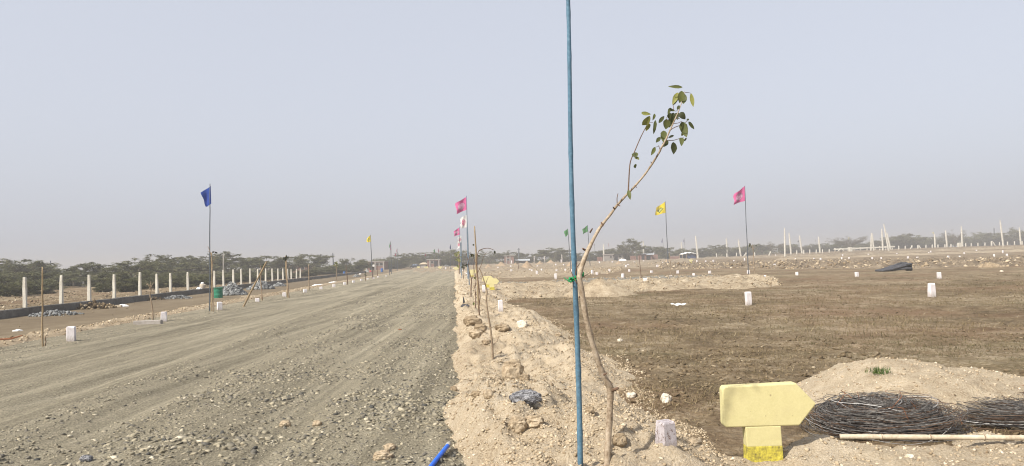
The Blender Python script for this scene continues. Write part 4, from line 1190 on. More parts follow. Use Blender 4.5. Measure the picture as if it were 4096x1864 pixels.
flag((1566, 1099), (1564, 977), [(1564, 978), (1561, 984), (1561, 1000), (1565, 998)], 'f_pink', 1.3, 'narrow pink flag just right of the green one in the distance')
flag((1590, 1085), (1589, 993), [(1589, 994), (1586, 1000), (1587, 1013), (1590, 1012)], 'f_dkred', 1.1, 'far dark red flag over the left trees, upper one')
flag((1584, 1082), (1583, 1012), [(1583, 1012), (1579, 1018), (1581, 1024), (1584, 1023)], 'f_dkred', 1.0, 'far dark red flag over the left trees, lower one')
flag((1740, 1078), (1739, 995), [(1739, 996), (1734, 1002), (1737, 1012), (1740, 1012)], 'f_green', 1.1, 'far dark green flag above the brick hut')
flag((1756, 1077), (1754, 993), [(1754, 994), (1751, 1000), (1753, 1010), (1755, 1009)], 'f_dkred', 1.0, 'far red flag right of the green one above the brick hut')
flag((1704, 1077), (1704, 1013), [(1704, 1014), (1700, 1020), (1702, 1026), (1705, 1024)], 'f_dkred', 1.0, 'far crimson flag above the thatched stall')
flag((2284, 1078), (2271, 914), [(2271, 915), (2256, 926), (2262, 949), (2272, 938)], 'f_green', 2.0, 'green flag just left of the near blue pole')
flag((2361, 1067), (2350, 900), [(2350, 901), (2330, 917), (2332, 937), (2351, 926)], 'f_green', 2.0, 'green flag between the near blue pole and the sapling')
flag((2673, 1068), (2661, 806), [(2660, 807), (2624, 832), (2622, 861), (2663, 851)], 'f_yellow', 2.3, 'yellow flag with a dark leaf print over the field')
flag((2994, 1106), (2979, 743), [(2979, 744), (2936, 778), (2933, 818), (2982, 803)], 'f_pink', 2.3, 'pink flag on a tall thin pole in the right field')
flag((2658, 1027), (2650, 952), [(2650, 952), (2645, 965), (2647, 971), (2651, 970)], 'f_dkblue', 1.1, 'small navy flag left of the yellow flag pole, far off')
flag((2742, 1022), (2737, 952), [(2737, 952), (2732, 965), (2736, 972), (2738, 970)], 'f_dkblue', 1.1, 'small navy flag above the blue tarpaulin shelter')
flag((2384, 1046), (2377, 974), [(2377, 975), (2375, 977), (2376, 983), (2378, 982)], 'f_dkred', 1.0, 'tiny red flag close right of the bent sapling trunk')
flag((2438, 1032), (2435, 971), [(2435, 971), (2432, 977), (2434, 987), (2436, 986)], 'f_dkred', 1.0, 'tiny red flag over the grey huts')
flag((3197, 1008), (3195, 959), [(3195, 960), (3190, 966), (3191, 969), (3195, 968)], 'f_dark', .9, 'tiny dark flag left of a leaning pole, far right field')
flag((3267, 1004), (3264, 957), [(3264, 957), (3261, 962), (3262, 967), (3265, 965)], 'f_dark', .9, 'tiny dark flag right of the leaning poles, far right field')
flag((3400, 1000), (3397, 946), [(3397, 947), (3392, 953), (3393, 959), (3398, 957)], 'f_yellow', .9, 'tiny yellow flag before the bare umbrella tree')
flag((3737, 990), (3735, 927), [(3736, 928), (3731, 929), (3731, 936), (3736, 936)], 'f_yellow', .9, 'tiny yellow-green flag beside a white pole at far right')

# ------------------------------------------------------------------ stakes and small saplings along the banks
def stake(base, top, r_px, label, mat='bamboo', group=None, amp=.012, name='bamboo_stake', cat='stake'):
    p = gnds(*base); t = at(*top, p.y); z0 = surf(p.x, p.y) - .15
    r = r_px * p.y / F
    pts = wob((p.x, p.y, z0), t, 12, amp, base[0] * .11)
    rd = [r * (1.12 - .3 * i / 12) * (1.12 if i in (3, 6, 9) else 1) for i in range(13)]
    return tag(obj(name, MB().tube(pts, rd, 8), MT[mat], origin=(p.x, p.y, z0 + .15), smooth=True), label, cat, group)
stake((171, 1386), (170, 1068), 3.3, 'tall bamboo stake at the left road edge with a broken stub', 'bamboo')
stake((181, 1384), (180, 1345), 3.2, 'short broken stick beside the tall left stake', 'stick', name='wooden_stick')
stake((965, 1228), (1067, 1045), 3.5, 'slanting bamboo pole leaning over the left road edge', 'bamboo')
stake((848, 1245), (846, 1010), 2.3, 'bamboo stake just right of the blue flag pole', 'bamboo', amp=.03)
stake((1915, 1238), (1898, 905), 3.0, 'tall bamboo stake behind the thin saplings on the right bank', 'bamboo')
stake((1836, 1100), (1836, 1018), 1.8, 'far bamboo stake with the yellow-leaved sapling', 'bamboo')
stake((1236, 1160), (1235, 1058), 1.8, 'thin grey stake on the left edge, third of the distant stakes', 'stick')
stake((1152, 1190), (1142, 1024), 2.6, 'stake with a tuft of dry leaves on top, left road edge', 'bamboo', amp=.02)

def small_sapling(path, r_px, label, twigs=(), leaves=(), leafcol=.25, lw=5.0, mat='twig', group=None):
    p = gnds(path[0][0], path[0][1]); Y = p.y
    z0 = surf(p.x, p.y)
    e = empty('sapling', (p.x, Y, z0), label, 'sapling', group)
    r = r_px * Y / F
    pts = [at(x, y, Y) for x, y in path]; pts[0].z = z0 - .08
    q, rr = smooth_path(pts, [r * (1.1 - .7 * i / (len(pts) - 1)) for i in range(len(pts))], 4)
    obj('trunk', MB().tube(q, rr, 6), MT[mat], e, smooth=True)
    for tw in twigs:
        tp = [at(x, y, Y + random.uniform(-.05, .05)) for x, y in tw]
        q, rr = smooth_path(tp, [r * (.55 - .35 * i / (len(tp) - 1)) for i in range(len(tp))], 3)
        obj('twig', MB().tube(q, rr, 5), MT[mat], e, smooth=True)
    for (x, y, ang, L) in leaves:
        b = at(x, y, Y + random.uniform(-.06, .06)); sc_ = Y / F
        t = at(x + L * math.cos(ang), y + L * math.sin(ang), b.y + random.uniform(-.03, .03))
        ax = t - b; Ln = ax.length; ax.normalize(); sd = ax.cross(Vector((0, 1, .2))).normalized() * lw * sc_ * .5
        nm = ax.cross(sd).normalized() * Ln * .12
        o = obj('leaf', MB().add([b, b + ax * Ln * .3 + sd + nm, b + ax * Ln * .7 + sd * .8 + nm, t, b + ax * Ln * .7 - sd * .8 + nm, b + ax * Ln * .3 - sd + nm, b + ax * Ln * .5 - nm],
                                  [(0, 1, 6), (1, 2, 6), (2, 3, 6), (3, 4, 6), (4, 5, 6), (5, 0, 6)]), MT['leaf'], e)
        a = o.data.attributes.new('tint', 'FLOAT', 'FACE'); a.data.foreach_set('value', [leafcol + random.uniform(-.15, .15)] * 6)
    return e
z4 = lambda x, y: (1750 + x * .435, 740 + y * .435)
small_sapling([(1972, 1432), (1968, 1370), (1961, 1310), (1952, 1255), (1945, 1200), (1948, 1165), (1938, 1130), (1925, 1090), (1915, 1070)], 4.0, 'thin bare sapling standing nearest on the right sand bank',
              [[(1961, 1312), (1978, 1305)], [(1968, 1385), (1985, 1368), (1995, 1350)], [(1941, 1140), (1948, 1120), (1954, 1108)]], mat='stick')
small_sapling([(1920, 1262), (1915, 1230), (1920, 1190), (1916, 1150), (1910, 1100), (1908, 1050), (1912, 1010), (1930, 996), (1955, 993), (1975, 1000)], 2.4, 'thin sapling with an arching top against the bamboo stake',
              [[(1911, 1090), (1925, 1060), (1935, 1025), (1950, 1005)], [(1910, 1070), (1898, 1040), (1890, 1020)], [(1905, 1180), (1896, 1140)]],
              [(1978, 1002, 1.4, 15), (1886, 1015, 1.5, 14), (1912, 1022, .4, 9), (1897, 977, 2.5, 8)], .05, 8)
small_sapling([(1884, 1190), (1884, 1150), (1886, 1120), (1878, 1090), (1874, 1060), (1868, 1025), (1862, 1008)], 2.2, 'slender sapling with brown leaves beside the paired flag poles',
              [[(1886, 1120), (1892, 1100), (1894, 1060), (1900, 1035)], [(1872, 1040), (1886, 1020), (1892, 1016)]],
              [(1890, 1014, 1.3, 16), (1880, 1016, .2, 9), (1870, 1055, 2.2, 12)], .05, 8)
small_sapling([(1902, 1232), (1903, 1190), (1900, 1150), (1904, 1120), (1897, 1080), (1896, 1062)], 2.0, 'crooked twig of a sapling left of the tall bamboo stake',
              [[(1900, 1150), (1908, 1130)]], [(1895, 1208, 1.6, 14), (1898, 1107, 1.4, 10)], .7, 9)
small_sapling([(1837, 1102), (1838, 1060), (1834, 1030), (1832, 1012)], 1.6, 'far sapling with yellow-green leaves on the right road bank', [],
              [(1832 + random.uniform(-9, 8), 1030 + random.uniform(-20, 36), random.uniform(0, 6.28), random.uniform(8, 13)) for _ in range(22)], .8, 7)
small_sapling([(1855, 1124), (1852, 1090), (1856, 1066), (1853, 1056)], 1.6, 'far sapling with a tuft of brown leaves near the bank flags', [],
              [(1856 + random.uniform(-7, 8), 1060 + random.uniform(-4, 10), random.uniform(0, 6.28), random.uniform(7, 11)) for _ in range(9)], .12, 7)
small_sapling([(612, 1291), (611, 1250), (607, 1215), (600, 1180), (605, 1155), (601, 1137)], 3.2, 'small leafless sapling by the concrete block at the left edge',
              [[(602, 1160), (594, 1140), (586, 1131)], [(603, 1150), (611, 1136), (614, 1130)], [(602, 1143), (590, 1138), (584, 1140)], [(602, 1140), (604, 1124)]], mat='stick')
small_sapling([(855, 1248), (854, 1200), (852, 1150), (848, 1100), (850, 1060), (846, 1030), (840, 1005), (831, 985)], 2.2, 'dry sapling with bare twigs against the blue flag pole',
              [[(848, 1060), (858, 1030), (862, 1018)], [(842, 1010), (834, 1006), (830, 1008)]], [(848, 1010, -.3, 12), (858, 1008, .3, 14)], .05, 7, mat='stick')
small_sapling([(1048, 1203), (1046, 1160), (1043, 1120), (1045, 1085), (1040, 1060)], 2.8, 'pale crooked sapling behind the slanting bamboo pole', [[(1044, 1100), (1055, 1075), (1062, 1062)], [(1050, 1203), (1053, 1178)]],
              [(1046, 1062, 1.0, 10), (1050, 1058, .2, 9)], .1, 7, mat='stick')
small_sapling([(1157, 1192), (1152, 1150), (1148, 1100), (1146, 1050), (1144, 1030)], 2.6, 'sapling with a star of dry brown leaves on the left edge', [],
              [(1144 + random.uniform(-5, 5), 1032 + random.uniform(-6, 8), random.uniform(0, 6.28), random.uniform(9, 14)) for _ in range(14)], .12, 6, mat='stick')
small_sapling([(1345, 1121), (1346, 1085), (1344, 1060), (1344, 1049)], 1.5, 'far sapling with a yellow-green tuft on the left edge', [],
              [(1344 + random.uniform(-6, 6), 1057 + random.uniform(-8, 8), random.uniform(0, 6.28), random.uniform(7, 10)) for _ in range(14)], .7, 6, mat='stick')
small_sapling([(1391, 1138), (1388, 1100), (1385, 1075), (1384, 1057)], 1.9, 'bare dark stick of a sapling, left edge, past the tufted one', [])
small_sapling([(1492, 1119), (1491, 1095), (1491, 1080), (1488, 1068)], 2.0, 'dark sapling stem at the foot of the yellow flag pole', [[(1490, 1075), (1486, 1064)]], [(1490, 1068, .8, 7)], .05, 5)
small_sapling([(1510, 1113), (1510, 1085), (1511, 1056)], 1.4, 'thin stick of a sapling right of the yellow flag pole', [])
small_sapling([(1462, 1127), (1462, 1105), (1461, 1095)], 1.8, 'short sapling left of the yellow flag pole', [], [(1461 + random.uniform(-4, 4), 1097 + random.uniform(-4, 3), random.uniform(0, 6.28), 7) for _ in range(6)], .1, 5)
small_sapling([(3020, 1112), (3016, 1060), (3013, 1010), (3011, 978)], 2.0, 'thin sapling with two leaf tufts behind the pink flag pole', [[(3013, 1000), (3006, 985), (3000, 982)], [(3013, 1000), (3020, 985)]],
              [(3002 + random.uniform(-5, 5), 980 + random.uniform(-4, 6), random.uniform(0, 6.28), 7) for _ in range(7)] + [(3022, 980, .5, 6)], .2, 6, mat='stick')
small_sapling([(2684, 1112), (2682, 1075), (2680, 1040), (2678, 1010)], 1.8, 'thin sapling stick right of the yellow flag pole', [[(2681, 1050), (2690, 1035)]], [], mat='stick')
small_sapling([(2567, 1122), (2562, 1080), (2558, 1040), (2557, 1020)], 1.5, 'thin dark sapling left of the large marker on the sand track', [], [], mat='twig')
small_sapling([(1990 + 84, 1079), (2073, 1060), (2071, 1050)], 1.3, 'tiny bare stem near the left sand heaps', [[(2072, 1056), (2077, 1050)], [(2072, 1056), (2067, 1050)]])

# ------------------------------------------------------------------ things on the left lane
p = gnd(873, 1191); Y = p.y; z0 = surf(p.x, p.y)
dr = empty('drum', (p.x, p.y, z0), 'open green drum standing on the left lane', 'drum')
R = 17 * Y / F; Hh = 42 * Y / F
prof = [(R * .97, 0), (R, .02), (R, Hh * .3), (R * 1.035, Hh * .33), (R, Hh * .36), (R, Hh * .64), (R * 1.035, Hh * .67), (R, Hh * .70), (R, Hh * .97), (R * 1.03, Hh * .985), (R * 1.03, Hh), (R * .94, Hh), (R * .94, Hh * .5), (R * .3, Hh * .48)]
obj('body', MB().lathe((p.x, p.y, z0 - .02), prof, 28), MT['green'], dr, smooth=True)
mb = MB()
for k in range(25):
    a0 = 2 * math.pi * k / 24
    pass
mb.tube([(p.x + R * 1.03 * math.cos(2 * math.pi * k / 28), p.y + R * 1.03 * math.sin(2 * math.pi * k / 28), z0 - .02 + Hh) for k in range(29)], .012, 5, cap=False)
obj('rim', mb, MT['green'], dr, smooth=True)

def heap(px0, px1, ty, by, label, N=260, lo=.06, hi=.16, mat='heapstone', cone=True, name='stone_heap', cat='heap', group=None):
    p = gnd((px0 + px1) / 2, by - 4); Y = p.y; Wd = (px1 - px0) * Y / F; Ht = max(at(px0, ty, Y).z - surf(p.x, p.y), .1)
    a = rng.uniform(0, 2 * np.pi, N); r = rng.uniform(0, 1, N) ** .6
    x = p.x + Wd / 2 * r * np.cos(a); y = Y + Wd * .38 * r * np.sin(a) + Wd * .2
    h = Ht * np.clip(1 - r, 0, 1) ** .8 * (.85 + .3 * rng.uniform(0, 1, N)) * (rng.uniform(0, 1, N) ** .35)
    z0 = np.array([surf(float(u), float(v)) for u, v in zip(x, y)])
    size = rng.uniform(lo, hi, N) * .6
    c = (p.x, Y + Wd * .2, float(np.mean(z0)))
    ob = stones_obj(name, [(np.stack([x, y, z0 + h], -1), size, rng.uniform(0.05, .95, N), dict(flat=.7, jit=.3, tilt=.8))], MT[mat], label, cat, 'stuff' if Ht < .35 else None, group, origin=c)
    return ob
heap(868, 975, 1133, 1186, 'large heap of grey broken stone behind the green drum', 520, .10, .24)
heap(985, 1090, 1125, 1162, 'second heap of grey broken stone behind the slanting bamboo', 420, .10, .26)
heap(1088, 1140, 1130, 1150, 'low third heap of grey stone against the wall', 150, .09, .2)
heap(92, 300, 1245, 1268, 'scattered grey stones in front of the wall, far left', 240, .04, .12)
heap(640, 760, 1180, 1200, 'low spread of grey stone dust and chips by the wall', 220, .03, .10)
heap(1410, 1440, 1098, 1112, 'small scatter of grey stones on the distant lane', 90, .1, .2)
heap(270, 445, 1212, 1240, 'row of brown earth lumps along the wall foot', 150, .05, .20, 'fclod', name='earth_clods')
heap(500, 640, 1185, 1206, 'brown earth lumps at the wall foot behind the small sapling', 120, .05, .2, 'fclod', name='earth_clods')

# jug and sack on the wall
s = s_on(809, WALL_T); x, y = P(s, WALL_T); zt = .31
jg = empty('water_jug', (x, y, zt), 'beige water jug with pale domed lid standing on the low wall', 'jug')
k = y / F
obj('body', MB().lathe((x, y, zt - .01), [(10.5 * k, 0), (11 * k, 1 * k), (11 * k, 15 * k), (10 * k, 17.5 * k), (7 * k, 18.5 * k)], 20), MT['jug'], jg, smooth=True)
obj('lid', MB().lathe((x, y, zt + 18.4 * k), [(6.5 * k, 0), (6.8 * k, 2 * k), (5.6 * k, 5 * k), (2 * k, 6.6 * k)], 18), MT['plastic_white'], jg, smooth=True)
obj('spout', MB().tube([(x + 9 * k, y - 4 * k, zt + 14 * k), (x + 14 * k, y - 5 * k, zt + 15 * k), (x + 14.5 * k, y - 5 * k, zt + 12.5 * k)], [1.6 * k, 1.6 * k, 1.2 * k], 8), MT['jug'], jg, smooth=True)
def crumple(c, sx, sy, sz, mat, name, label, cat, seed=0, n=14, parent=None):
    r_ = random.Random(seed); vs = []; fs = []
    for i in range(n + 1):
        for j in range(n + 1):
            u, v = i / n * 2 - 1, j / n * 2 - 1
            e = max(0, 1 - max(abs(u), abs(v)) ** 3)
            z = sz * e * (.35 + .65 * abs(float(fbm(np.array(u * 2.0 + seed), np.array(v * 2.0), .9, 3, seed)))) + r_.uniform(0, .08) * sz
            k = 1 + .18 * float(vnoise(u * 2 + seed, v * 2, seed + 2))
            vs.append((c[0] + u * sx * k * (1 - .25 * v * v), c[1] + v * sy * k * (1 - .25 * u * u), c[2] + z + .005))
    for i in range(n):
        for j in range(n):
            a = i * (n + 1) + j; fs.append((a, a + n + 1, a + n + 2, a + 1))
    # underside so that the scrap is closed
    m = len(vs); vs += [(a, b, c[2] - .02) for a, b, _ in vs]; 
    for i in range(n):
        for j in range(n):
            a = m + i * (n + 1) + j; fs.append((a + 1, a + n + 2, a + n + 1, a))
    ring = [i * (n + 1) for i in range(n + 1)] + [n * (n + 1) + j for j in range(1, n + 1)] + [i * (n + 1) + n for i in range(n - 1, -1, -1)] + [j for j in range(n - 1, 0, -1)]
    for i in range(len(ring)):
        a, b = ring[i], ring[(i + 1) % len(ring)]; fs.append((a, b, b + m, a + m))
    o = obj(name, MB().add(vs, fs), MT[mat], parent, origin=None if parent else c)
    return tag(o, label, cat)
s2 = s_on(796, WALL_T); x2, y2 = P(s2, WALL_T)
crumple((x2, y2, .31), .16, .10, .16, 'plastic_white', 'plastic_bag', 'small white bag on the wall left of the jug', 'bag', 3)
p = gnd(492, 1226); p.z = surf(p.x, p.y); crumple(p, .26, .2, .14, 'plastic_white', 'plastic_scrap', 'crumpled white plastic on the lane near the wall', 'litter', 5)
p = gnd(460, 1228); p.z = surf(p.x, p.y)
tag(obj('plank', MB().box((p.x, p.y, p.z), .55, .16, .07, .1, 1, .008), MT['paleb'], origin=p), 'short pale plank left of the white plastic', 'plank')
p = gnd(68, 1324); p.z = surf(p.x, p.y); crumple(p, .12, .14, .06, 'plastic_white', 'plastic_scrap', 'pale scrap of paper on the left lane near the frame edge', 'litter', 8)
p = gnd(592, 1308); p.z = surf(p.x, p.y)
L = 105 * p.y / F
tag(obj('concrete_block', MB().bevbox((p.x, p.y, p.z - .10), L, .18, .20, .12, .012, .006), MT['mortar'], origin=p), 'long grey concrete kerb block lying at the left road edge', 'block')
p = gnd(1005, 1187); p.z = surf(p.x, p.y); q = gnd(960, 1190)
tag(obj('wooden_stick', MB().tube([(p.x + .35, p.y, p.z + .03), (p.x - .2, p.y + .02, p.z + .035), (p.x - .55, p.y, p.z + .03)], [.035, .03, .02], 6), MT['paleb'], origin=p), 'pale stick lying on the lane right of the green drum', 'stick')
p = gnd(1275, 1142); p.z = surf(p.x, p.y); crumple(p, .55, .4, .13, 'plastic_white', 'plastic_scrap', 'long white sheet scrap lying on the distant lane', 'litter', 11)
p = gnd(1335, 1130); p.z = surf(p.x, p.y); crumple(p, .5, .4, .12, 'plastic_white', 'plastic_scrap', 'smaller white scrap on the lane by the tufted sapling', 'litter', 12)
p = gnd(45, 1380); p.z = surf(p.x, p.y)
tag(obj('wooden_stick', MB().tube([(p.x - .5, p.y, p.z + .05), (p.x, p.y, p.z + .07), (p.x + .22, p.y + .04, p.z + .13)], [.02, .02, .012], 6), MT['redtwig'], origin=p), 'reddish twig lying on the far left road bank', 'twig')

# ------------------------------------------------------------------ rocks, clods, scraps on the banks and field
def rock(px, py, w_px, h_px, mat, label, name='rock', cat='rock', seed=0, dep=.8, sub=3, rot=0.0):
    p = gnds(px, py); k = p.y / F; z0 = surf(p.x, p.y)
    import bmesh
    bm = bmesh.new(); bmesh.ops.create_icosphere(bm, subdivisions=sub + 1, radius=1)
    for v in bm.verts:
        c = v.co.copy()
        f = 1 + .32 * float(fbm(np.array(c.x * 1.3 + seed * 3.1), np.array(c.y * 1.3 + c.z * 1.7), 1.0, 3, seed)) + .20 * float(fbm(np.array(c.x * 3.2 + seed), np.array(c.z * 3.2 + c.y * 2.1), 1.0, 3, seed + 5))
        q = c * f
        q.x = math.copysign(abs(q.x) ** .8, q.x); q.z = math.copysign(abs(q.z) ** .75, q.z)
        v.co = Vector((q.x * w_px * k / 2, q.y * w_px * k / 2 * dep, q.z * h_px * k * .62))
    me = bpy.data.meshes.new(name); bm.to_mesh(me); bm.free(); me.materials.append(MT[mat])
    o = bpy.data.objects.new(name, me); col.objects.link(o)
    o.location = (p.x, p.y, z0 + h_px * k * .30); o.rotation_euler = (0, 0, rot)
    return tag(o, label, cat)
rock(2100, 1606, 122, 46, 'granite', 'speckled dark grey granite rock on the sand bank', seed=2, dep=.6)
rock(2664, 1606, 40, 34, 'palerock', 'pale whitish rock in the stubble above the near marker stone', seed=4)
rock(2050, 1515, 82, 66, 'earthclod', 'upright earth clod on the bank above the granite rock', 'earth_clod', 'clod', 6, .7)
rock(2098, 1520, 44, 22, 'darkclod', 'dark clod beside the upright clod on the bank', 'earth_clod', 'clod', 7)
rock(1888, 1298, 72, 34, 'darkclod', 'wide dark clod below the paired saplings, leftmost', 'earth_clod', 'clod', 8)
rock(1905, 1345, 60, 30, 'earthclod', 'pale clod under the wide dark clod on the bank', 'earth_clod', 'clod', 9)
rock(1920, 1325, 48, 30, 'darkclod', 'dark clod wedged between two others on the bank', 'earth_clod', 'clod', 10)
rock(2010, 1325, 56, 24, 'darkclod', 'brown clod right of the nearest bare sapling', 'earth_clod', 'clod', 11)
rock(2090, 1308, 42, 28, 'palerock', 'pale lump at the field edge of the sand bank', 'rock', 'rock', 12)
rock(1945, 1380, 36, 16, 'darkclod', 'small dark clod left of the nearest sapling base', 'earth_clod', 'clod', 13)
rock(2072, 1725, 72, 52, 'earthclod', 'lumpy clod on the sand below the granite rock', 'earth_clod', 'clod', 14)
rock(2135, 1700, 84, 40, 'earthclod', 'broad clod left of the blue pole near the bottom', 'earth_clod', 'clod', 15)
rock(2360, 1655, 40, 28, 'darkclod', 'brown clod between the blue pole and the sapling trunk', 'earth_clod', 'clod', 16)
rock(2480, 1775, 56, 40, 'darkclod', 'dark clod right of the sapling base', 'earth_clod', 'clod', 17)
rock(2778, 1780, 62, 30, 'earthclod', 'flat clod between the near marker and the yellow sign', 'earth_clod', 'clod', 18)
rock(2482, 1566, 40, 14, 'darkclod', 'dark sliver of wood by the knee of the sapling', 'earth_clod', 'clod', 19, .4)
rock(2525, 1590, 34, 20, 'palerock', 'small pale stone right of the sapling knee', 'rock', 'rock', 20)
rock(1270, 1702, 34, 22, 'earthclod', 'pale orange-white stone among the road gravel', 'rock', 'rock', 21)
rock(1140, 1706, 46, 24, 'earthclod', 'flat pale stone on the road left of the orange-white one', 'rock', 'rock', 22)
rock(1530, 1835, 80, 34, 'earthclod', 'flat tan stone at the bottom of the road', 'rock', 'rock', 23)
rock(345, 1846, 46, 26, 'granite', 'grey stone at the bottom left of the road', 'rock', 'rock', 24)
rock(1560, 1800, 50, 26, 'earthclod', 'light stone just above the flat tan stone', 'rock', 'rock', 25)
rock(1600, 1320, 14, 5, 'redtwig', 'reddish fragment lying on the gravel road', 'rock', 'rock', 26)
rock(1815, 1562, 26, 18, 'darkclod', 'dark clod at the gravel edge of the bank', 'earth_clod', 'clod', 27)
rock(1905, 1590, 40, 22, 'darkclod', 'dark clod left of the granite rock', 'earth_clod', 'clod', 28)
rock(1955, 1590, 44, 28, 'earthclod', 'tan clod between the dark clod and the granite rock', 'earth_clod', 'clod', 29)
rock(3985, 1648, 60, 14, 'palerock', 'pale slab behind the second wire coil', 'rock', 'rock', 30)
rock(4040, 1775, 40, 22, 'palerock', 'pale stone beside the lying bamboo at the right edge', 'rock', 'rock', 31)
rock(3640, 1830, 28, 14, 'palerock', 'small pale stone below the middle of the bamboo', 'rock', 'rock', 32)
rock(2936, 1110, 16, 10, 'palerock', 'round white boulder on the end of the sand track', 'rock', 'rock', 33)
rock(4007, 1088, 13, 7, 'palerock', 'white stone in the right field near the frame edge', 'rock', 'rock', 34)
rock(2235, 1345, 26, 10, 'earthclod', 'flat pale clod on the field behind the blue pole', 'earth_clod', 'clod', 35)
rock(2480, 1365, 22, 11, 'palerock', 'small white stone on the field right of the sapling', 'rock', 'rock', 36)
for i, (px, py, w, h) in enumerate([(2300, 1168, 22, 12), (2340, 1150, 20, 12), (2390, 1160, 18, 10), (2440, 1128, 26, 13), (2460, 1150, 16, 9), (2500, 1158, 18, 9), (2365, 1172, 22, 9)]):
    rock(px, py, w, h, 'darkclod' if i % 2 else 'earthclod', 'clod on the heap behind the sapling trunk, ' + ORD[i] + ' from the nearest', 'earth_clod', 'clod', 40 + i)

def cone(px0, px1, ty, by, mat, label, group='sand heaps in the far plots', name='sand_heap', sharp=1.0):
    c = gnd((px0 + px1) / 2, by); Y = c.y + (px1 - px0) * .3 * c.y / F; R = (px1 - px0) / 2 * Y / F
    x0 = at((px0 + px1) / 2, by, Y).x; zt = at(px0, ty, Y).z; zb = float(G(x0, Y)) - .08
    mb = MB(); vs = []; n = 28; m = 9; sd = px0 * .37
    for i in range(m + 1):
        f = i / m
        for k in range(n):
            a = 2 * math.pi * k / n
            r = R * (1 - f) * (1 + .16 * float(vnoise(math.cos(a) * 2 + sd, math.sin(a) * 2 + f * 3, 9)))
            z = zb + (zt - zb) * (f ** sharp if f < .85 else 1 - (1 - f) * .6)
            vs.append((x0 + r * math.cos(a), Y + r * .8 * math.sin(a), z + .04 * R * float(vnoise(a * 5 + sd, f * 7, 4))))
    fs = []
    for i in range(m):
        for k in range(n):
            j = (k + 1) % n; fs.append((i * n + k, i * n + j, (i + 1) * n + j, (i + 1) * n + k))
    fs.append(tuple(m * n + k for k in range(n)))
    return tag(obj(name, mb.add(vs, fs), MT[mat], origin=(x0, Y, zb), smooth=True), label, 'heap', group)
cone(2240, 2560, 1118, 1187, 'stripsand', 'rubbly pale sand heap behind the sapling trunk on the sand track', None, sharp=.8)
CN = [(1932, 1975, 1056, 1074), (1975, 2035, 1048, 1066), (2050, 2075, 1050, 1062), (2076, 2140, 1045, 1074), (2140, 2180, 1044, 1060), (2182, 2225, 1039, 1054), (2258, 2316, 1043, 1068), (2452, 2500, 1046, 1058), (2650, 2692, 1036, 1050), (2395, 2440, 1050, 1056)]
for i, (a, b, t, y) in enumerate(CN):
    cone(a, b, t, y, 'pile', 'reddish sand heap in the far plots, ' + ORD[i] + ' from the left')
cone(1380, 1412, 1077, 1092, 'greysand', 'grey dust heap behind the far wall end, left one', 'grey dust heaps')
cone(1405, 1440, 1077, 1091, 'greysand', 'grey dust heap behind the far wall end, right one', 'grey dust heaps')
cone(1455, 1480, 1076, 1088, 'greysand', 'grey dust heap in front of the brick building', 'grey dust heaps')

# litter and dark heaps in the field
p = gnd(2714, 1222); k = p.y / F; z0 = surf(p.x, p.y)
vs = []; fs = []
for i in range(13):
    u = i / 12 * 2 - 1
    for j in range(5):
        v = j / 4
        vs.append((p.x + u * 28 * k, p.y + v * .28 - .1 * u * u, z0 + .015 + (.055 * u * u + .05 * (1 - u * u) * v + .015 * math.sin(u * 7)) * 1.0))
for i in range(12):
    for j in range(4):
        a = i * 5 + j; fs.append((a, a + 5, a + 6, a + 1))
o = obj('plastic_scrap', MB().add(vs, fs), MT['plastic_white'], origin=p, smooth=True)
m_ = o.modifiers.new('solid', 'SOLIDIFY'); m_.thickness = .006
tag(o, 'curled white scrap lying in the brown field', 'litter')
p = gnd(1862, 1246); p.z = surf(p.x, p.y); crumple(p, .13, .10, .10, 'plastic_black', 'plastic_scrap', 'crumpled dark plastic scrap at the left edge of the sand bank', 'litter', 21)
p = gnd(1855, 1240); p.z = surf(p.x, p.y)
tag(obj('plastic_shred', MB().prism([(p.x - .03, p.y, p.z - .02), (p.x + .05, p.y + .02, p.z), (p.x - .01, p.y + .01, p.z + .24)], (.012, .012, 0)), MT['plastic_black'], origin=p), 'upright dark plastic shred on the sand bank', 'litter')
p = gnd(3580, 1085); k = p.y / F; z0 = surf(p.x, p.y)
hh = empty('pipe_heap', (p.x, p.y, z0), 'dark heap of folded black pipe in front of the rough bank', 'heap')
for q in range(9):
    mb = MB(); r_ = random.Random(q); off = r_.uniform(-.3, .5)
    pts = []
    for i in range(15):
        u = i / 14
        pts.append((p.x + (-62 + 118 * u) * k + r_.gauss(0, .02), p.y + off + .2 * math.sin(u * 3 + q), z0 + .05 + (34 * k) * (u ** 1.25) * (1 - .09 * q) * (1 if u < .9 else .86) * r_.uniform(.95, 1.03)))
    pts.append((p.x + 60 * k, p.y + off, z0 + .05))
    mb.tube(pts, .085, 7); obj('pipe', mb, MT['plastic_black'], hh, smooth=True)
p = gnd(3960, 1070); p.z = surf(p.x, p.y); crumple(p, 34 * p.y / F, .9, .55, 'darkclod', 'earth_heap', 'long dark brown earth heap on the rough bank at right', 'heap', 31, 18)

# grass tufts on the mound
def tuft(px, py, Yd, n, hgt, label):
    c = at(px, py, Yd); z = surf(c.x, Yd)
    x = c.x + rng.normal(0, .05, n); y = Yd + rng.normal(0, .05, n)
    V_, F_, T_ = blades(x, y, np.full(n, -.01), rng.uniform(.5, 1, n) * hgt, rng.uniform(0, 1, n), .7)
    V_ = V_ - np.array((c.x, Yd, 0)); o = npmesh('grass_tuft', V_, F_, MT['green_grass'], T_); o.location = (c.x, Yd, z)
    return tag(o, label, 'grass tuft', kind='stuff')
tuft(3515, 1485, 7.75, 120, .09, 'green grass tuft near the top of the sand heap')
tuft(3475, 1555, 7.35, 60, .08, 'smaller green grass tuft low on the sand heap')

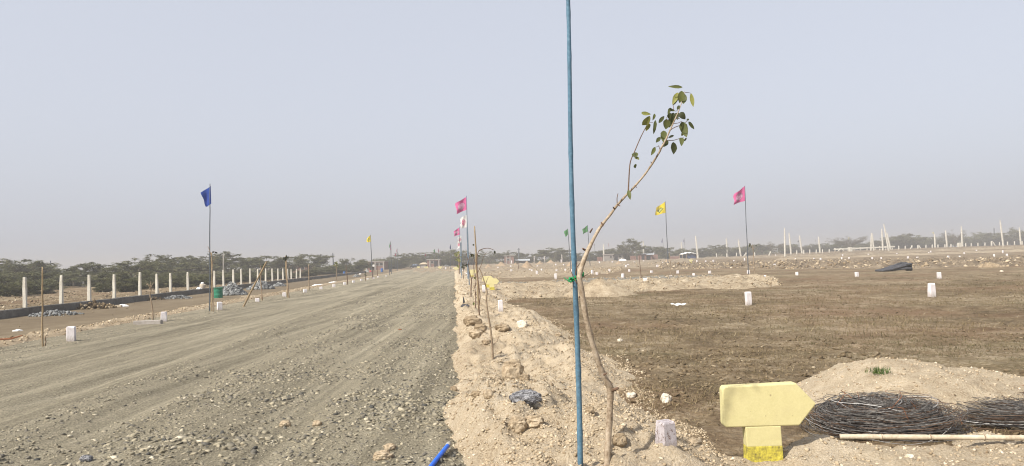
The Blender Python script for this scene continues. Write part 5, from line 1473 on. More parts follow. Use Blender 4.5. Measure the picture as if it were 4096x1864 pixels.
# ------------------------------------------------------------------ concrete electric poles in the far field
POLES = [((2414, 977), (2416, 1046)), ((2573, 963), (2575, 1041)), ((2725, 969), (2731, 1035)), ((2782, 943), (2793, 1037)), ((2905, 953), (2910, 1028)), ((2953, 958), (2964, 1024)), ((3138, 911), (3140, 1028)),
         ((3156, 931), (3165, 1019)), ((3198, 942), (3209, 1015)), ((3274, 947), (3281, 1010)), ((3486, 932), (3484, 1001)), ((3488, 933), (3496, 999)), ((3527, 915), (3532, 1003)), ((3535, 896), (3556, 1005)),
         ((3547, 930), (3564, 1000)), ((3738, 936), (3741, 990)), ((3782, 922), (3789, 990)), ((3845, 905), (3850, 987)), ((4000, 880), (4014, 986)), ((4077, 910), (4084, 979))]
for i, (t, b) in enumerate(POLES):
    p = gnd(*b); p = p if p.y < 270 else at(b[0], b[1], 250.0); q = at(*t, p.y)
    zb = min(p.z, float(field_h(np.array(p.x), np.array(p.y)))) - .4
    w = 5.4 * p.y / F
    mb = tapered_post((p.x, p.y, zb), q, w, w * .8, .3, 0, w * .12)
    tag(obj('concrete_pole', mb, MT['post'], origin=(p.x, p.y, zb + .4)), 'tall white concrete pole in the far field, ' + post_label(i), 'pole', 'white concrete poles in the far field')
UT = [((202, 1043), (204, 1110), 110), ((893, 1016), (894, 1085), 110), ((1021, 1032), (1022, 1085), 150), ((1331, 1012), (1335, 1075), 170), ((3976, 912), (3978, 978), 330), ((2075, 992), (2075, 1050), 230), ((2137, 1024), (2138, 1056), 215), ((2178, 1024), (2180, 1054), 215), ((2247, 1018), (2250, 1056), 215)]
for i, (t, b, d) in enumerate(UT):
    p = at(b[0], b[1], d); q = at(*t, d); zb = float(field_h(np.array(p.x), np.array(p.y))) - .3
    e = empty('utility_pole', (p.x, d, zb + .3), 'slim grey utility pole by the far trees, ' + post_label(sorted(UT).index((t, b, d))), 'pole', 'utility poles by the far trees')
    obj('pole', MB().tube([(p.x, d, zb), (q.x, d, q.z)], [.16 * d / 170, .11 * d / 170], 8), MT['mortar'] if i in (1, 2, 6, 7, 8) else MT['darkpole'], e, smooth=True)
    obj('crossarm', MB().box((q.x - .05, d, q.z - .5), .9, .10, .10, .4), MT['darkpole'], e)

# short boundary posts, braces and rail fence at far right
BP = [(2866, 1013, 1028), (2907, 1013, 1027), (2946, 1011, 1025), (3019, 1009, 1022), (3187, 1000, 1012), (3215, 999, 1011), (3239, 998, 1010), (3265, 998, 1009), (3290, 997, 1009), (3317, 996, 1008),
      (3519, 984, 997), (3543, 984, 996), (3569, 983, 995), (3595, 983, 994), (3621, 983, 994), (3704, 979, 990), (3729, 978, 990), (3752, 978, 990), (3780, 977, 990), (3804, 976, 989), (3863, 972, 986), (3885, 972, 985),
      (3912, 971, 985), (3940, 970, 984), (3998, 968, 983), (4030, 966, 981), (4058, 965, 980), (4089, 964, 979)]
for i, (px, ty, by) in enumerate(BP):
    d = 245.0; p = at(px, by, d); q = at(px, ty, d); zb = min(float(field_h(np.array(p.x), np.array(d))), p.z) - .3
    tag(obj('boundary_post', tapered_post((p.x, d, zb), (q.x, d, q.z), .32, .28, .2, 0, .04), MT['post'], origin=(p.x, d, zb + .3)), 'short pale boundary post at the far right edge of the site, ' + post_label(i), 'post', 'short boundary posts at the far right')
def braced(px, ty, by, px2, label):
    d = 245.0; p = at(px, by, d); q = at(px, ty, d); zb = min(float(field_h(np.array(p.x), np.array(d))), p.z) - .3
    e = empty('braced_post', (p.x, d, zb + .3), label, 'post')
    obj('post', tapered_post((p.x, d, zb), (q.x, d, q.z), .42, .36, .2, 0, .05), MT['post'], e)
    r = at(px2, by + 1, d - .5); obj('brace', tapered_post((r.x, d - .5, zb + .2), (q.x, d - .5, q.z - .1), .36, .30, 0, 0, .04), MT['post'], e)
braced(2984, 1010, 1022, 2972, 'boundary post with a slanting brace right of the pink flag pole')
braced(3081, 1005, 1018, 3074, 'boundary post with a slanting brace left of the tallest far pole')
braced(3647, 981, 994, 3640, 'boundary post with a brace on its left, far right')
braced(3672, 980, 992, 3683, 'boundary post with a brace on its right, far right')
braced(3966, 964, 984, 3982, 'stout boundary post with a brace near the last far poles')
rf = at(3418, 1003, 245); e = empty('rail_fence', (rf.x, 245, rf.z), 'pale concrete rail fence at the far right of the field', 'fence')
for px in (3340, 3364, 3392, 3416, 3441, 3468, 3500):
    p = at(px, 1006 - (px - 3340) * .03, 245); q = at(px, 992 - (px - 3340) * .03, 245)
    obj('post', tapered_post((p.x, 245, p.z - .6), (q.x, 245, q.z), .42, .36, .2, 0, .05), MT['post'], e)
a = at(3336, 1000, 244.7); b = at(3580, 989, 244.7)
dz = Vector((0, 0, .42)); obj('rail', MB().prism([a, b, b + dz, a + dz], (0, .3, 0)), MT['post'], e)
for px, s_ in ((3364, -1), (3364, 1)):
    q = at(px, 993, 244.3); r = at(px + s_ * 13, 1006, 244.3); obj('brace', tapered_post((r.x, 244.3, r.z), (q.x, 244.3, q.z), .36, .3, 0, 0, .04), MT['post'], e)
for px, w, ty, by, lb_ in ((3402, 12, 989, 1007, 'pale concrete pillar block in the rail fence'), (3838, 13, 971, 989, 'pale concrete pillar block below the round bare tree'), (3754, 0, 0, 0, '')):
    if not w: continue
    p = at(px, by, 243); q = at(px, ty, 243)
    tag(obj('concrete_pillar', MB().bevbox((p.x, 243, p.z - .4), w * 243 / F, .9, q.z - p.z + .4, .1, .05), MT['post'], origin=p), lb_, 'pillar')
p = at(3104, 1016, 240); gx_ = empty('field_gate', p, 'faint grey metal gate frame at the far edge', 'gate')
for a_, b_ in (((3092, 1012), (3092, 994)), ((3110, 1012), (3110, 993)), ((3092, 996), (3110, 995)), ((3092, 1004), (3110, 1003))):
    u, v = at(*a_, 240), at(*b_, 240); obj('bar', MB().tube([u, v], .10, 6), MT['greytarp'], gx_)

# ------------------------------------------------------------------ huts, sheds and shelters
def hut(px0, px1, ty, by, d, label, wallm='brickwall', depth=4.0, roofm='mortar', roof_over=.25, roof_t=.18, doors=(), windows=(), pillars=(), cat='hut', slope=0.0, name='brick_hut'):
    a = at(px0, by, d); b = at(px1, by, d); t = at((px0 + px1) / 2, ty, d)
    zb = float(G((a.x + b.x) / 2, d)) - .3; W = b.x - a.x; cx = (a.x + b.x) / 2; H = t.z - zb
    e = empty(name, (cx, d, zb + .3), label, cat)
    obj('wall', MB().box((cx, d + depth / 2, zb), W, depth, H - roof_t), MT[wallm], e)
    mb = MB(); o_ = roof_over
    z = t.z - roof_t
    vs = [(a.x - o_, d - o_, z), (b.x + o_, d - o_, z + slope), (b.x + o_, d + depth + o_, z + slope), (a.x - o_, d + depth + o_, z)]
    mb.add(vs + [(x, y, zz + roof_t) for x, y, zz in vs], [(3, 2, 1, 0), (4, 5, 6, 7), (0, 1, 5, 4), (1, 2, 6, 5), (2, 3, 7, 6), (3, 0, 4, 7)])
    obj('roof', mb, MT[roofm], e)
    for f, w, h in doors:
        obj('door', MB().box((a.x + W * f, d - .02, zb + .25), w, .08, h), MT['dark'], e)
    for f, w, z_, h in windows:
        fr = obj('window', MB().box((a.x + W * f, d - .03, zb + .3 + z_), w, .10, h), MT['mortar'], e)
        obj('pane', MB().box((a.x + W * f, d - .05, zb + .3 + z_ + h * .12), w * .78, .10, h * .76), MT['dark'], fr)
    for f in pillars:
        obj('pillar', MB().box((a.x + W * f, d - .08, zb), .28, .2, H - roof_t), MT['mortar'], e)
    return e
hut(1466, 1536, 1044, 1082, 178, 'long reddish brick building beyond the left lane', depth=6, doors=((.3, .9, 1.8),), windows=((.62, .9, 1.0, .7), (.85, .9, 1.0, .7)), pillars=(.02, .5, .98))
hut(1708, 1758, 1037, 1070, 196, 'brick hut with flat roof and pale pillars at the road end', depth=5, doors=((.72, .9, 1.7),), windows=((.42, .8, 1.0, .7),), pillars=(.24, .96))
hut(1850, 1873, 1044, 1068, 205, 'small brick hut behind the paired flag poles', depth=4, windows=((.5, .7, 1.0, .6),))
hut(1154, 1236, 1054, 1078, 150, 'pinkish hut with a pale roof line among the left trees', depth=5, roofm='sheet', windows=((.3, .8, .8, .6), (.7, .8, .8, .6)))
hut(2018, 2056, 1022, 1056, 222, 'brick hut behind the first sand heaps', depth=4, pillars=(.2, .6), windows=((.4, .8, 1.0, .7),))
hut(2070, 2112, 1036, 1056, 224, 'open shed with a pale sloping sheet roof behind the sand heaps', 'brickwall', 4, 'sheet', .6, .5, doors=((.35, 1.2, 1.2), (.7, 1.2, 1.2)), name='open_shed', cat='shed')
hut(2421, 2453, 1016, 1042, 214, 'grey-brown block hut under the tiny red flag', 'greywall', 4, 'mortar', .2, .2, windows=((.7, .7, 1.0, .6),))
hut(2457, 2494, 1017, 1041, 218, 'grey hut with a dark overhanging flat roof', 'greywall', 4, 'dark', .5, .15, windows=((.65, .8, 1.0, .7),), doors=((.25, .8, 1.4),))
hut(2560, 2585, 1016, 1044, 212, 'gabled end of the brick shed left of the white pole', 'brickwall', 4, 'dark', .3, .15, doors=((.5, .8, 1.5),))
hut(2585, 2609, 1014, 1043, 216, 'shed bay with a bluish-white sheet roof', 'brickwall', 4, 'sheet', .5, .35, doors=((.4, 1.1, 1.3),), name='open_shed', cat='shed')
hut(2610, 2632, 1018, 1038, 220, 'broken pinkish brick wall beneath the small green tree', 'brickwall', 1.0, 'brickwall', 0.0, .1, name='brick_wall', cat='wall')
hut(2682, 2726, 1023, 1038, 222, 'low pinkish brick wall left of the tarpaulin shelter', 'brickwall', .8, 'mortar', .02, .12, name='brick_wall', cat='wall')
for (a, b, t, y, d, lb_) in ((2389, 2410, 1028, 1044, 205, 'stack of red bricks at the foot of the first far pole'), (2522, 2544, 1024, 1037, 216, 'stack of red bricks below the lone big tree')):
    p = at((a + b) / 2, y, d); t_ = at(a, t, d); zb = float(G(p.x, d)) - .1; w = (b - a) * d / F
    e = empty('brick_stack', (p.x, d, zb), lb_, 'bricks'); hh_ = (t_.z - zb) / 5
    for k in range(5):
        for j in range(3):
            obj('brick_course', MB().box((p.x - w / 3 + j * w / 3 + random.uniform(-.04, .04), d, zb + k * hh_), w / 3 - .02, 1.0, hh_ - .01, 0, 1, .02), MT['redbrick'] if 'redbrick' in MT else MT['brickwall'], e)
p = at(2492, 1041, 208); t_ = at(2492, 1031, 208)
crumple((p.x, 208, float(G(p.x, 208)) - .05), 19 * 208 / F, .6, t_.z - p.z + .3, 'plastic_white', 'white_sheet', 'white cloth sheet spread low before the grey huts', 'sheet', 41, 12)

# blue tarpaulin shelter
d = 212.0
a = at(2727, 1034, d); b = at(2786, 1034, d); zt = at(2755, 1008, d).z; zb = float(G(a.x, d)); W = b.x - a.x
ts = empty('tarpaulin_shelter', (a.x + W / 2, d, zb), 'shelter draped in dark blue tarpaulin with a white roof edge', 'shelter')
vs, fs = [], []
for i in range(15):
    u = i / 14
    for j in range(9):
        v = j / 8
        z = zb + (zt - zb) * (.12 + .76 * v) - .25 * abs(u - .5) * v + .1 * math.sin(u * 19 + v * 5)
        vs.append((a.x + W * (.30 + .68 * u), d - .5 + .5 * v + .22 * math.sin(u * 13 + v * 7), z))
for i in range(14):
    for j in range(8):
        k = i * 9 + j; fs.append((k, k + 9, k + 10, k + 1))
o = obj('tarpaulin', MB().add(vs, fs), MT['tarp'], ts, smooth=True); m_ = o.modifiers.new('solid', 'SOLIDIFY'); m_.thickness = .05
vs, fs = [], []
for i in range(15):
    u = i / 14; arch = 1 - (2 * u - 1) ** 2
    for j in range(7):
        v = j / 6
        vs.append((a.x + W * u, d - .8 + 4 * v, zt - .55 + .5 * arch ** .6 + .06 * math.sin(u * 23) - .35 * abs(v - .5)))
for i in range(14):
    for j in range(6):
        k = i * 7 + j; fs.append((k, k + 7, k + 8, k + 1))
o = obj('roof_sheet', MB().add(vs, fs), MT['plastic_white'], ts, smooth=True); m_ = o.modifiers.new('solid', 'SOLIDIFY'); m_.thickness = .12
for u, dd_ in ((.02, -.6), (.28, -.6), (.98, -.6), (.02, 3), (.98, 3)):
    obj('prop', MB().tube([(a.x + W * u, d + dd_, zb - .3), (a.x + W * u, d + dd_, zt - .45)], .09, 6), MT['stick'], ts)
obj('back_wall', MB().box((a.x + W / 2, d + 3.2, zb - .1), W * .96, .15, (zt - zb) * .7), MT['tarp'], ts)

# thatched stall
d = 186.0
a = at(1681, 1074, d); b = at(1706, 1074, d); zt = at(1693, 1050, d).z; zb = float(G(a.x, d)); W = b.x - a.x; cx = (a.x + b.x) / 2
st = empty('thatched_stall', (cx, d, zb), 'small roadside stall with a beige thatched canopy', 'stall')
z1 = at(1693, 1057, d).z
mb = MB(); mb.add([(a.x - .3, d - .8, z1), (b.x + .3, d - .8, z1), (b.x + .3, d + 1.6, z1), (a.x - .3, d + 1.6, z1), (cx - .3, d + .4, zt), (cx + .5, d + .4, zt), (a.x - .2, d - .7, z1 - .1), (b.x + .2, d - .7, z1 - .1), (b.x + .2, d + 1.5, z1 - .1), (a.x - .2, d + 1.5, z1 - .1)],
              [(0, 1, 5, 4), (1, 2, 5), (2, 3, 4, 5), (3, 0, 4), (0, 6, 7, 1), (1, 7, 8, 2), (2, 8, 9, 3), (3, 9, 6, 0), (9, 8, 7, 6)])
obj('canopy', mb, MT['thatch'], st)
for x_ in (a.x, b.x):
    for y_ in (d - .6, d + 1.4): obj('prop', MB().tube([(x_, y_, zb - .2), (x_, y_, z1)], .05, 6), MT['stick'], st)
obj('counter', MB().box((cx, d - .3, zb), W * .8, .5, .75), MT['mortar'], st); obj('canopy_shade', MB().box((cx, d + 1.45, zb), W * .95, .06, z1 - zb - .1), MT['dark'], st)  # dark sheet at the back stands in for the shade beneath the canopy

# grey tent
d = 192.0
a = at(1764, 1071, d); b = at(1801, 1071, d); zt = at(1785, 1059, d).z; zb = float(G(a.x, d)) - .1; cx = (a.x + b.x) / 2
tn = empty('grey_tent', (cx, d, zb), 'low grey tarpaulin tent with dark openings at the road end', 'tent')
mb = MB(); mb.add([(a.x, d, zb), (a.x + .7, d - .2, zb + .55 * (zt - zb)), (cx - .1, d, zt), (b.x - .4, d - .2, zb + .5 * (zt - zb)), (b.x, d, zb),
                   (a.x, d + 3, zb), (a.x + .7, d + 3, zb + .55 * (zt - zb)), (cx - .1, d + 3, zt), (b.x - .4, d + 3, zb + .5 * (zt - zb)), (b.x, d + 3, zb)],
              [(0, 4, 3, 2, 1), (5, 6, 7, 8, 9), (0, 1, 6, 5), (1, 2, 7, 6), (2, 3, 8, 7), (3, 4, 9, 8)])
obj('cover', mb, MT['greytarp'], tn)
for x_ in (cx - .15, cx + .35): obj('opening_shade', MB().box((x_, d - .24, zb + .05), .26, .06, .45), MT['dark'], tn)  # solid dark panels stand in for the shade inside the tent

# parked car at the road end
d = 184.0
a = at(1640, 1074, d); b = at(1676, 1074, d); zb = float(G(a.x, d)) + .06; W = b.x - a.x; cx = (a.x + b.x) / 2
cr = empty('parked_car', (cx, d, zb), 'dark car parked left of the thatched stall', 'car')
prof = [(0, .25), (.02, .55), (.18, .68), (.32, 1.02), (.72, 1.05), (.90, .72), (.99, .62), (1.0, .25)]
obj('body', MB().prism([(a.x + W * u, d, zb + z) for u, z in prof], (0, 1.5, 0)), MT['carpaint'], cr)
obj('window', MB().prism([(a.x + W * u, d - .02, zb + z) for u, z in ((.24, .70), (.34, .97), (.52, .99), (.52, .70))], (0, .05, 0)), MT['glass'], cr)
obj('window', MB().prism([(a.x + W * u, d - .02, zb + z) for u, z in ((.55, .70), (.55, .99), (.70, .99), (.82, .70))], (0, .05, 0)), MT['glass'], cr)
for u in (.2, .8):
    for y_ in (d - .03, d + 1.38):
        w_ = obj('wheel', MB().tube([(a.x + W * u, y_, zb + .2), (a.x + W * u, y_ + .18, zb + .2)], .27, 14), MT['dark'], cr)
        obj('hub', MB().tube([(a.x + W * u, y_ - .02, zb + .2), (a.x + W * u, y_ + .2, zb + .2)], .13, 10), MT['mortar'], w_)

# small things at the far end of the lane
def drum(px, ty, by, d, r_px, mat, label, name='drum'):
    p = at(px, by, d); zb = surf(p.x, d); zt = at(px, ty, d).z; r = r_px * d / F; h = zt - zb
    e = empty(name, (p.x, d, zb), label, 'drum')
    obj('body', MB().lathe((p.x, d, zb - .03), [(r * .95, 0), (r, .03), (r, h * .32), (r * 1.05, h * .35), (r, h * .38), (r, h * .66), (r * 1.05, h * .69), (r, h * .72), (r, h * .96), (r * .96, h)], 18), MT[mat], e, smooth=True)
    obj('lid', MB().lathe((p.x, d, zb - .03 + h), [(r * .9, 0), (r * .9, .02), (r * .5, .03)], 18), MT[mat], e, smooth=True)
drum(1377, 1086, 1096, 126, 4.5, 'blue', 'small blue drum behind the wall left of the grey dust heaps')
drum(1528, 1073, 1092, 138, 5.0, 'blue', 'blue drum at the far end of the left lane')
drum(1562, 1074, 1089, 140, 3.5, 'plastic_black', 'black drum beside the far flag poles')
p = at(1482, 1084, 150); crumple((p.x, 150, surf(p.x, 150)), .25, .3, .42, 'red', 'red_cloth', 'small red cloth bundle left of the yellow flag pole', 'cloth', 51)
p = at(1455, 1092, 140); crumple((p.x, 140, surf(p.x, 140)), .35, .3, .30, 'plastic_white', 'white_sack', 'white sack on the far end of the low wall', 'sack', 52)
p = at(1441, 1100, 120); crumple((p.x, 120, surf(p.x, 120)), .22, .3, .2, 'plastic_white', 'plastic_scrap', 'white scrap among the distant grey stones', 'litter', 53)

# ------------------------------------------------------------------ trees, bushes, scrub
def sprays(C, D, nleaf, r, thick, L, W, r_):
    """flat feathery sprays of leaflets round the points C, reaching out along D"""
    N = len(C)
    a = r_.uniform(0, 2 * np.pi, (N, nleaf)); q = r_.uniform(0, 1, (N, nleaf)) ** .5 * r
    off = np.stack([q * np.cos(a), q * np.sin(a), r_.normal(0, thick, (N, nleaf)) - q * .12], -1)
    off = off + D[:, None] * (r_.uniform(-.6, 1.4, (N, nleaf, 1)) * r)
    B = (C[:, None] + off).reshape(-1, 3)
    n = len(B)
    dd = np.repeat(D, nleaf, 0) * .8 + np.stack([np.cos(a).ravel(), np.sin(a).ravel(), np.zeros(n)], -1) * .6 + r_.normal(0, .30, (n, 3))
    dd[:, 2] *= .55
    dd /= np.linalg.norm(dd, axis=1, keepdims=True) + 1e-9
    sd = np.cross(dd, r_.normal(0, 1, (n, 3)) + [0, 0, 1.2]); sd /= np.linalg.norm(sd, axis=1, keepdims=True) + 1e-9
    ln = L * r_.uniform(.6, 1.3, (n, 1)); wd = W * r_.uniform(.6, 1.3, (n, 1))
    V = np.stack([B - dd * ln * .5, B + sd * wd * .5, B + dd * ln * .5, B - sd * wd * .5], 1).reshape(-1, 3)
    Fa = np.arange(n * 4).reshape(-1, 4)
    tint = np.clip(np.repeat(r_.normal(.5, .2, N), nleaf) + r_.normal(0, .12, n), 0, 1)
    return V, Fa, tint

def tree_proto(kind, seed):
    """unit-high tree: (trunk mesh, crown mesh, its width)"""
    r_ = np.random.default_rng(seed); mb = MB(); C = []; D = []
    def limb(p0, d, L, r0, r1, n=5, curl=.25, lift=.0):
        pts = [Vector(p0)]; d = Vector(d).normalized()
        for k in range(n):
            d = (d + Vector(r_.normal(0, curl, 3) * .5) + Vector((0, 0, lift))).normalized()
            pts.append(pts[-1] + d * L / n)
        mb.tube(pts, [r0 + (r1 - r0) * k / n for k in range(n + 1)], 5, cap=False)
        return pts, d
    if kind == 'umbrella':
        th = r_.uniform(.10, .22)
        mb.tube([(0, 0, -.08), (.01, 0, .03), (r_.normal(0, .02), r_.normal(0, .02), th)], [.045, .034, .028], 6, cap=False)
        lean = r_.normal(0, .12, 2)
        for k in range(7):
            an = 2 * np.pi * (k + r_.uniform(-.35, .35)) / 7
            pts, d = limb((0, 0, th * r_.uniform(.5, 1)), (math.cos(an) * .75 + lean[0], math.sin(an) * .75 + lean[1], .95), r_.uniform(.55, .85), .022, .007, 6, .22, -.03)
            for j in range(5):
                b = pts[2 + j % 5]
                a2 = an + r_.normal(0, .8)
                q, dq = limb(b, (math.cos(a2), math.sin(a2), r_.uniform(.1, .7)), r_.uniform(.18, .38), .009, .003, 4, .3)
                for u in q[1:]:
                    if u.z > .46: C.append(u); D.append((math.cos(a2), math.sin(a2), .12))
            C.append(pts[-1]); D.append(tuple(d))
        for k in range(46):
            an = r_.uniform(0, 2 * np.pi); r = .68 * r_.uniform(0, 1) ** .55
            z = .93 - .42 * (r / .68) ** 2 + r_.normal(-.03, .06)
            C.append((r * math.cos(an) + lean[0] * .4, r * math.sin(an) + lean[1] * .4, z)); D.append((math.cos(an) * .8, math.sin(an) * .8, .15))
        w = 1.5; args = (40, .090, .022, .090, .024)
    elif kind == 'bushy':
        for k in range(9):
            an = 2 * np.pi * (k + r_.uniform(-.4, .4)) / 9
            pts, d = limb((r_.normal(0, .05), r_.normal(0, .05), -.05), (math.cos(an) * .7, math.sin(an) * .7, 1.0), r_.uniform(.6, .95), .018, .004, 6, .25, -.02)
            for j in range(6):
                b = pts[1 + j % 6]; a2 = an + r_.normal(0, .9)
                q, dq = limb(b, (math.cos(a2), math.sin(a2), r_.uniform(-.05, .6)), r_.uniform(.15, .34), .007, .002, 4, .3)
                for u in q[1:]: C.append(u); D.append((math.cos(a2), math.sin(a2), .1))
        for k in range(60):
            an = r_.uniform(0, 2 * np.pi); z = r_.uniform(.08, .92); r = .6 * math.sqrt(max(0, 1 - (z - .35) ** 2 / .42)) * r_.uniform(.3, 1) ** .5
            C.append((r * math.cos(an), r * math.sin(an), z)); D.append((math.cos(an) * .7, math.sin(an) * .7, .2))
        w = 1.45; args = (34, .090, .035, .085, .026)
    else:                                            # sparse, many fine upward twigs
        mb.tube([(0, 0, -.08), (0, .01, .05), (0, 0, .22)], [.05, .036, .03], 6, cap=False)
        for k in range(11):
            an = 2 * np.pi * (k + r_.uniform(-.4, .4)) / 11; sp = r_.uniform(.35, .95)
            pts, d = limb((0, 0, .20), (math.cos(an) * sp, math.sin(an) * sp, .8), r_.uniform(.6, .85), .022, .005, 6, .14, .02)
            for j in range(9):
                b = pts[2 + j % 5]; a2 = an + r_.normal(0, .7)
                q, dq = limb(b, (math.cos(a2) * .8, math.sin(a2) * .8, r_.uniform(.3, 1.0)), r_.uniform(.16, .34), .008, .003, 4, .22)
                C.append(q[-1]); D.append((math.cos(a2) * .5, math.sin(a2) * .5, .3))
                if j % 2: C.append(q[2]); D.append((math.cos(a2) * .5, math.sin(a2) * .5, .3))
        w = 1.3; args = (22, .075, .035, .07, .016)
    V, Fa, T = sprays(np.array([tuple(c) for c in C]), np.array(D), *args, r_)
    crown = npmesh('crown', V, Fa, MT['leafy_dry'] if kind == 'bare' else MT['leafy'], T, link=False)
    tr = bpy.data.meshes.new('trunk'); tr.from_pydata(mb.v, [], mb.f); tr.update(); tr.materials.append(MT['bark'])
    top = V[:, 2].max(); wid = np.percentile(np.abs(V[:, 0]), 97) * 2
    return tr, crown, top, wid

PROTO = {'umbrella': [tree_proto('umbrella', 100 + k) for k in range(5)], 'bushy': [tree_proto('bushy', 200 + k) for k in range(4)], 'bare': [tree_proto('bare', 300 + k) for k in range(3)]}
tr_rand = random.Random(3)
def tree(px, wpx, ty, d, kind, label, group=None, name='thorn_tree', cat='tree', k=None):
    x = ray(px, 1040).x / ray(px, 1040).y * d
    zb = float(field_h(np.array(x), np.array(d))); H = max(at(px, ty, d).z - zb, .6); W = wpx * d / F
    tm, cm, top, wid = PROTO[kind][k if k is not None else tr_rand.randrange(len(PROTO[kind]))]
    e = empty(name, (x, d, zb), label, cat, group)
    e.scale = (W / wid, W / wid, H / top); e.rotation_euler = (0, 0, tr_rand.uniform(0, 6.28))
    for nm, me in (('trunk', tm), ('crown', cm)):
        o = bpy.data.objects.new(nm, me); col.objects.link(o); o.parent = e
    return e

TREES = [(-40, 200, 1058, 86, 'bushy'), (60, 190, 1044, 96, 'umbrella'), (130, 150, 1038, 104, 'umbrella'), (60, 220, 1078, 70, 'bushy'), (170, 170, 1084, 78, 'bushy'), (235, 110, 1070, 100, 'bushy'), (285, 110, 1078, 84, 'bushy'), (345, 110, 1054, 92, 'umbrella'),
         (400, 120, 1082, 78, 'bushy'), (440, 110, 1082, 70, 'bushy'), (525, 150, 1022, 88, 'umbrella'), (545, 130, 1072, 66, 'bushy'), (470, 80, 1078, 76, 'bushy'), (610, 130, 1034, 100, 'umbrella'), (665, 120, 1026, 104, 'umbrella'), (620, 150, 1076, 74, 'bushy'), (700, 120, 1080, 82, 'bushy'),
         (735, 120, 1028, 118, 'umbrella'), (790, 130, 1032, 110, 'umbrella'), (780, 140, 1074, 88, 'bushy'), (850, 130, 1021, 118, 'umbrella'), (915, 130, 1013, 122, 'umbrella'), (960, 70, 1046, 112, 'bushy'), (1010, 110, 1036, 126, 'umbrella'), (1065, 120, 1028, 130, 'umbrella'), (1130, 90, 1048, 140, 'bushy'), (1165, 110, 1027, 142, 'umbrella'),
         (1235, 110, 1021, 150, 'umbrella'), (1290, 80, 1046, 140, 'bushy'), (1340, 70, 1050, 146, 'bushy'), (1400, 100, 1031, 140, 'bushy'), (1450, 60, 1040, 160, 'umbrella'), (1545, 60, 1030, 190, 'bushy'), (1605, 110, 1012, 200, 'umbrella'), (1585, 80, 1030, 186, 'bushy'), (1655, 80, 1016, 214, 'umbrella'), (1690, 90, 1007, 218, 'umbrella'),
         (1735, 60, 1024, 210, 'umbrella'), (1790, 110, 998, 216, 'bushy'), (1835, 110, 993, 212, 'bushy'), (1815, 120, 1018, 206, 'bushy'), (1895, 60, 1020, 214, 'bushy'), (1955, 90, 994, 232, 'umbrella'), (2010, 80, 1000, 236, 'umbrella'), (2055, 90, 1006, 240, 'umbrella'), (2110, 70, 1010, 236, 'bushy'),
         (2170, 90, 998, 236, 'umbrella'), (2225, 120, 988, 232, 'umbrella'), (2270, 80, 1006, 228, 'bushy'), (2325, 80, 1008, 240, 'bushy'), (2400, 90, 1000, 240, 'bushy'), (2440, 100, 992, 244, 'umbrella')]
RIGHT = [(2615, 100, 982, 236, 'umbrella'), (2685, 80, 990, 250, 'bushy'), (2735, 70, 994, 262, 'bushy'), (2800, 90, 990, 270, 'bushy'), (2865, 110, 978, 270, 'umbrella'), (2925, 90, 985, 280, 'bushy'), (2985, 80, 984, 284, 'bushy'), (3025, 70, 974, 290, 'umbrella'), (3050, 80, 972, 296, 'bare'),
         (3095, 90, 963, 290, 'bare'), (3150, 80, 982, 300, 'bushy'), (3195, 90, 976, 296, 'bare'), (3240, 90, 984, 306, 'bushy'), (3290, 110, 972, 306, 'bushy'), (3345, 90, 975, 310, 'bushy'), (3402, 118, 942, 286, 'bare'), (3460, 80, 975, 312, 'bushy'), (3510, 90, 962, 316, 'bushy'), (3565, 130, 942, 310, 'bushy'), (3630, 130, 932, 300, 'umbrella'), (3610, 140, 945, 306, 'bushy'),
         (3690, 110, 948, 316, 'bushy'), (3755, 90, 944, 320, 'bushy'), (3822, 86, 914, 300, 'bare'), (3880, 110, 945, 326, 'bushy'), (3935, 120, 938, 330, 'bushy'), (3990, 120, 926, 326, 'bushy'), (4050, 130, 906, 320, 'umbrella'), (4100, 130, 912, 326, 'bushy'), (4160, 120, 918, 330, 'bushy')]
DESC = {'umbrella': 'flat-topped thorn tree', 'bushy': 'dense bushy thorn tree', 'bare': 'thin-leaved spreading thorn tree'}
for nm, lst in (('behind the left wall and road end', TREES), ('along the far right horizon', RIGHT)):
    for i, (px, w, ty, d, kd) in enumerate(sorted(lst)):
        if kd == 'umbrella' and px < 1350: w, ty = w * 1.18, ty - 9
        elif kd == 'bushy' and px < 1350: ty = ty + 5
        tree(px, w * 1.08, ty, d, kd, DESC[kd] + ' ' + nm + ', ' + (ORD[i] if i < 40 else ORD[len(lst) - 1 - i]) + ' from the ' + ('left' if i < 40 else 'right'), 'thorn trees ' + nm)
tree(2528, 106, 950, 228, 'umbrella', 'tall lone flat-topped tree rising above the huts', None, k=2)
tree(2505, 60, 985, 232, 'bushy', 'small bushy tree at the foot of the tall lone tree', None)
BUSH = [(30, 150, 1105, 52), (150, 120, 1120, 58), (420, 70, 1130, 56), (505, 90, 1110, 54), (560, 80, 1118, 58), (650, 110, 1098, 62), (720, 110, 1094, 66), (790, 110, 1092, 72), (860, 100, 1090, 76), (930, 110, 1086, 82), (1000, 100, 1086, 86), (1070, 100, 1082, 96), (1140, 90, 1080, 102), (1220, 90, 1076, 112), (1290, 90, 1072, 122), (1345, 80, 1066, 128)]
for i, (px, w, ty, d) in enumerate(BUSH):
    tree(px, w * 1.15, ty, d, 'bushy', 'low olive thorn bush behind the left fence posts, ' + post_label(i), 'thorn bushes behind the left fence', 'thorn_bush', 'bush')

